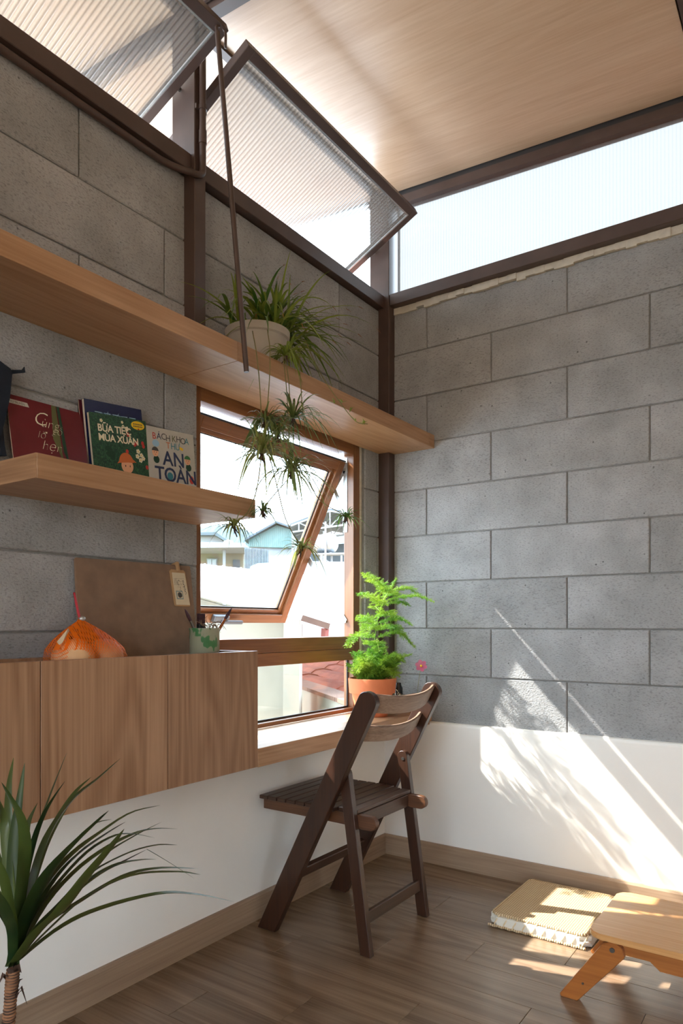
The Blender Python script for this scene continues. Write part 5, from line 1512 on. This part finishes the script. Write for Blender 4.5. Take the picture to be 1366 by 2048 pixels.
for i in range(13):
    f0 = 0.16 + 0.26 * i
    for j in range(16):
        e0 = -0.1 + 0.42 * j
        if f0 > 2.2 and e0 < 0.5: continue
        z0 = 0.47 + 0.018 * i + 0.006 * ((i * 7 + j * 5) % 3)
        b = BM()
        prof_ = [(0, 0.0), (0.05, 0.035), (0.13, 0.045), (0.21, 0.03), (0.255, 0.0)]
        top_ = [[b.verts.new(Gp(e, f0 + f, z0 + h)) for f, h in prof_] for e in (e0, e0 + 0.43)]
        low_ = [[b.verts.new(v.co - Vector((0, 0, 0.014))) for v in r_] for r_ in top_]
        for k in range(4):
            b.faces.new((top_[0][k], top_[0][k + 1], top_[1][k + 1], top_[1][k])); b.faces.new((top_[0][k], low_[0][k], low_[0][k + 1], top_[0][k + 1]))
        b.faces.new((top_[0][0], top_[1][0], low_[1][0], low_[0][0]))
        obj('tile', b, 'roof_tile', tr0)

# house with a canopy
hc = thing('canopy_house', W(-8, 46, -4), 'low beige house with a flat canopy across the valley', 'house')
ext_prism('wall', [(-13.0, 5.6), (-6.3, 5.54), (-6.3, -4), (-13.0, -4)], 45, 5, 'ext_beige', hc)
ext_prism('canopy', [(-13.3, 5.9), (-5.78, 5.80), (-5.78, 5.52), (-13.3, 5.45)], 41.5, 4, 'ext_white', hc)
for a in (-10.6, -7.1): ext_prism('post', [(a - 0.08, 5.5), (a + 0.08, 5.5), (a + 0.08, -4), (a - 0.08, -4)], 42.5, 0.16, 'ext_white', hc)
f = ext_prism('window', [(-8.62, 5.18), (-7.94, 5.18), (-7.94, 4.35), (-8.62, 4.35)], 44.9, 0.09, 'ext_white', hc)
for q in ((-8.56, -8.30), (-8.26, -8.0)): ext_prism('pane', [(q[0], 5.12), (q[1], 5.12), (q[1], 4.42), (q[0], 4.42)], 44.86, 0.03, 'ext_glass', f)
ext_prism('doorway', [(-6.95, 5.1), (-6.5, 5.1), (-6.5, 3.0), (-6.95, 3.0)], 44.95, 0.04, 'ext_grey', hc)
wh = thing('white_house', W(-14, 76, -4), 'small white house with a grey pitched roof at the left of the view', 'house')
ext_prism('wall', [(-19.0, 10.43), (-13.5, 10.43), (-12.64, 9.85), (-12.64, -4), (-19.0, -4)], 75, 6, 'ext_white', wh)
ext_prism('roof', [(-19.3, 10.56), (-13.21, 10.67), (-12.1, 9.86), (-12.1, 9.6), (-13.35, 10.35), (-19.3, 10.3)], 74, 8, 'ext_grey', wh)
ext_prism('window', [(-14.5, 9.7), (-14.1, 9.7), (-14.1, 8.9), (-14.5, 8.9)], 74.9, 0.05, 'ext_glass', wh)
b = BM(); lathe(b, [(0, 7.0), (0.45, 7.0), (0.45, 7.9), (0.40, 8.05), (0, 8.2)], W(-9.65, 60, 0), 20)
rt0 = tag(obj('roof_tank', b, 'tank_steel', smooth=True, angle=40), 'small upright water tank on a far roof', 'tank')
ext_prism('tank_house', [(-11.5, 7.0), (-8.2, 7.0), (-8.2, -4), (-11.5, -4)], 59, 3, 'ext_white', rt0)

# corrugated screen
cs = thing('corrugated_screen', W(-4.9, 40, -4), 'tall grey corrugated metal screen beside the canopy house', 'fence')
for i in range(16):
    a = -5.52 + i * 0.084; z = 5.38 - 0.14 * i / 16
    ext_prism('sheet', [(a, z), (a + 0.06, z), (a + 0.06, -4), (a, -4)], 40 + 0.03 * (i % 2), 0.05, 'corrugated', cs)
ext_prism('backing', [(-5.52, 5.3), (-4.18, 5.17), (-4.18, -4), (-5.52, -4)], 40.1, 0.05, 'corrugated', cs)

# mint-green gabled building
mb = thing('mint_building', W(-5.5, 56, -4), 'mint green gabled building with vertical cladding', 'building')
ext_prism('wall', [(-7.28, 7.55), (-5.05, 8.74), (-3.76, 8.30), (-3.76, 6.95), (-7.28, 7.03)], 55, 8, 'mint', mb)
for i in range(22):
    a = -7.2 + i * 0.158
    zt = 7.55 + (a + 7.28) / 2.23 * 1.19 if a < -5.05 else 8.74 - (a + 5.05) / 1.29 * 0.44
    ext_prism('cladding_rib', [(a, zt - 0.04), (a + 0.05, zt - 0.03), (a + 0.05, 7.05), (a, 7.05)], 54.94, 0.06, 'mint', mb)
ext_prism('roof', [(-7.5, 7.42), (-5.04, 8.80), (-3.55, 8.31), (-3.55, 8.45), (-5.04, 8.96), (-7.5, 7.58)], 54.3, 9, 'ext_grey', mb)
ext_prism('lower_wall', [(-7.2, 7.02), (-3.67, 6.94), (-3.67, -4), (-7.2, -4)], 55.3, 7, 'ext_white', mb)
tag(ext_prism('white_outbuilding', [(-3.65, 4.5), (-2.1, 4.53), (-2.1, -4), (-3.65, -4)], 36, 2.5, 'ext_white'), 'flat white outbuilding in front of the mint green building', 'building')

# open steel shed with trusses and the water tank on its stand
sh = thing('truss_shed', W(-1, 41, -4), 'open shed with white steel trusses on the right of the view', 'shed')
E_, A_, R_ = (-2.95, 6.55), (-0.65, 7.42), (2.2, 6.95)
ext_prism('roof', [E_, A_, R_, (R_[0], R_[1] + 0.12), (A_[0], A_[1] + 0.12), (E_[0], E_[1] + 0.12)], 39.8, 9, 'ext_grey', sh)
def strut(p, q, d, t=0.07, nm='truss_bar'):
    b = BM(); bar(b, W(p[0], d, p[1]), W(q[0], d, q[1]), t * 1.3, t * 1.6, FWD); return obj(nm, b, 'ext_white', sh)
for d in (39.6, 44):
    lo = lambda a: 6.17 + (a + 2.82) * 0.137
    up_ = lambda a: E_[1] + (a - E_[0]) * (A_[1] - E_[1]) / (A_[0] - E_[0]) if a < A_[0] else A_[1] + (a - A_[0]) * (R_[1] - A_[1]) / (R_[0] - A_[0])
    strut((-2.85, up_(-2.85) - 0.06), (A_[0], A_[1] - 0.06), d); strut((A_[0], A_[1] - 0.06), (2.1, up_(2.1) - 0.06), d)
    strut((-2.85, lo(-2.85)), (2.1, lo(2.1)), d)
    xs_ = [-2.4, -1.6, -0.65, 0.1, 0.9, 1.7]
    for i, a in enumerate(xs_):
        strut((a, lo(a)), (a, up_(a) - 0.06), d, 0.055)
        if i + 1 < len(xs_):
            n_ = xs_[i + 1]
            strut((a, up_(a) - 0.06), (n_, lo(n_)), d, 0.05) if a < A_[0] - 0.1 else strut((a, lo(a)), (n_, up_(n_) - 0.06), d, 0.05)
for a in (-2.8, -1.0, 1.0): strut((a, 6.3), (a, -4), 40.2, 0.09, 'post')
ext_prism('back_wall', [(-2.9, 6.3), (2.2, 6.7), (2.2, -4), (-2.9, -4)], 48.5, 0.2, 'ext_grey', sh)
wt = thing('water_tank', W(-0.6, 32, 4.1), 'horizontal stainless steel water tank on a stand', 'tank')
ax = (RT * 0.86 - FWD * 0.5).normalized(); c0 = W(-0.32, 32, 4.69)
b = BM(); tube(b, [c0 - ax * 1.42, c0 - ax * 1.40, c0 - ax * 1.34, c0 - ax * 0.06, c0, c0 + ax * 0.03], [0.10, 0.34, 0.42, 0.42, 0.36, 0.08], 28)
obj('barrel', b, 'tank_steel', wt, smooth=True, angle=50)
for i in range(4):
    c = c0 - ax * (0.25 + 0.3 * i)
    b = BM(); tube(b, [c - ax * 0.02, c + ax * 0.02], 0.435, 28); obj('hoop', b, 'tank_steel', wt, smooth=True, angle=50)
for a, dd in ((-1.0, 0.6), (-0.45, 0.2), (0.0, -0.2), (-0.9, -0.2)):
    b = BM(); bar(b, W(a, 32 + dd, 4.16), W(a, 32 + dd, -4), 0.07, 0.07, (1, 0, 0)); obj('leg', b, 'ext_white', wt)
b = BM(); bar(b, W(-1.15, 32.2, 4.18), W(0.25, 31.9, 4.18), 0.6, 0.07); obj('platform', b, 'ext_white', wt)
b = BM(); bar(b, W(-0.72, 31.6, 5.6), W(-0.72, 31.6, -4), 0.06, 0.06, (1, 0, 0)); obj('mast', b, 'ext_white', wt)
b = BM(); bar(b, W(-0.95, 32, 4.1), W(0.0, 32, 3.4), 0.04, 0.04); obj('brace', b, 'ext_white', wt)

# flat white slab added unseen left of the window, bouncing sunlight up to the ceiling
b = BM(); box(b, -9.0, -0.9, -9.5, -1.5, 0.35, 0.55)
nt_ = tag(obj('bounce_slab', b, 'white_roof'), 'unseen flat white slab added beside the window wall to bounce sunlight', 'roof')
for y_ in (-9.5, -1.62):
    b = BM(); box(b, -9.0, -0.9, y_, y_ + 0.12, 0.55, 0.75); obj('parapet', b, 'ext_white', nt_)  # rims along the added bounce slab
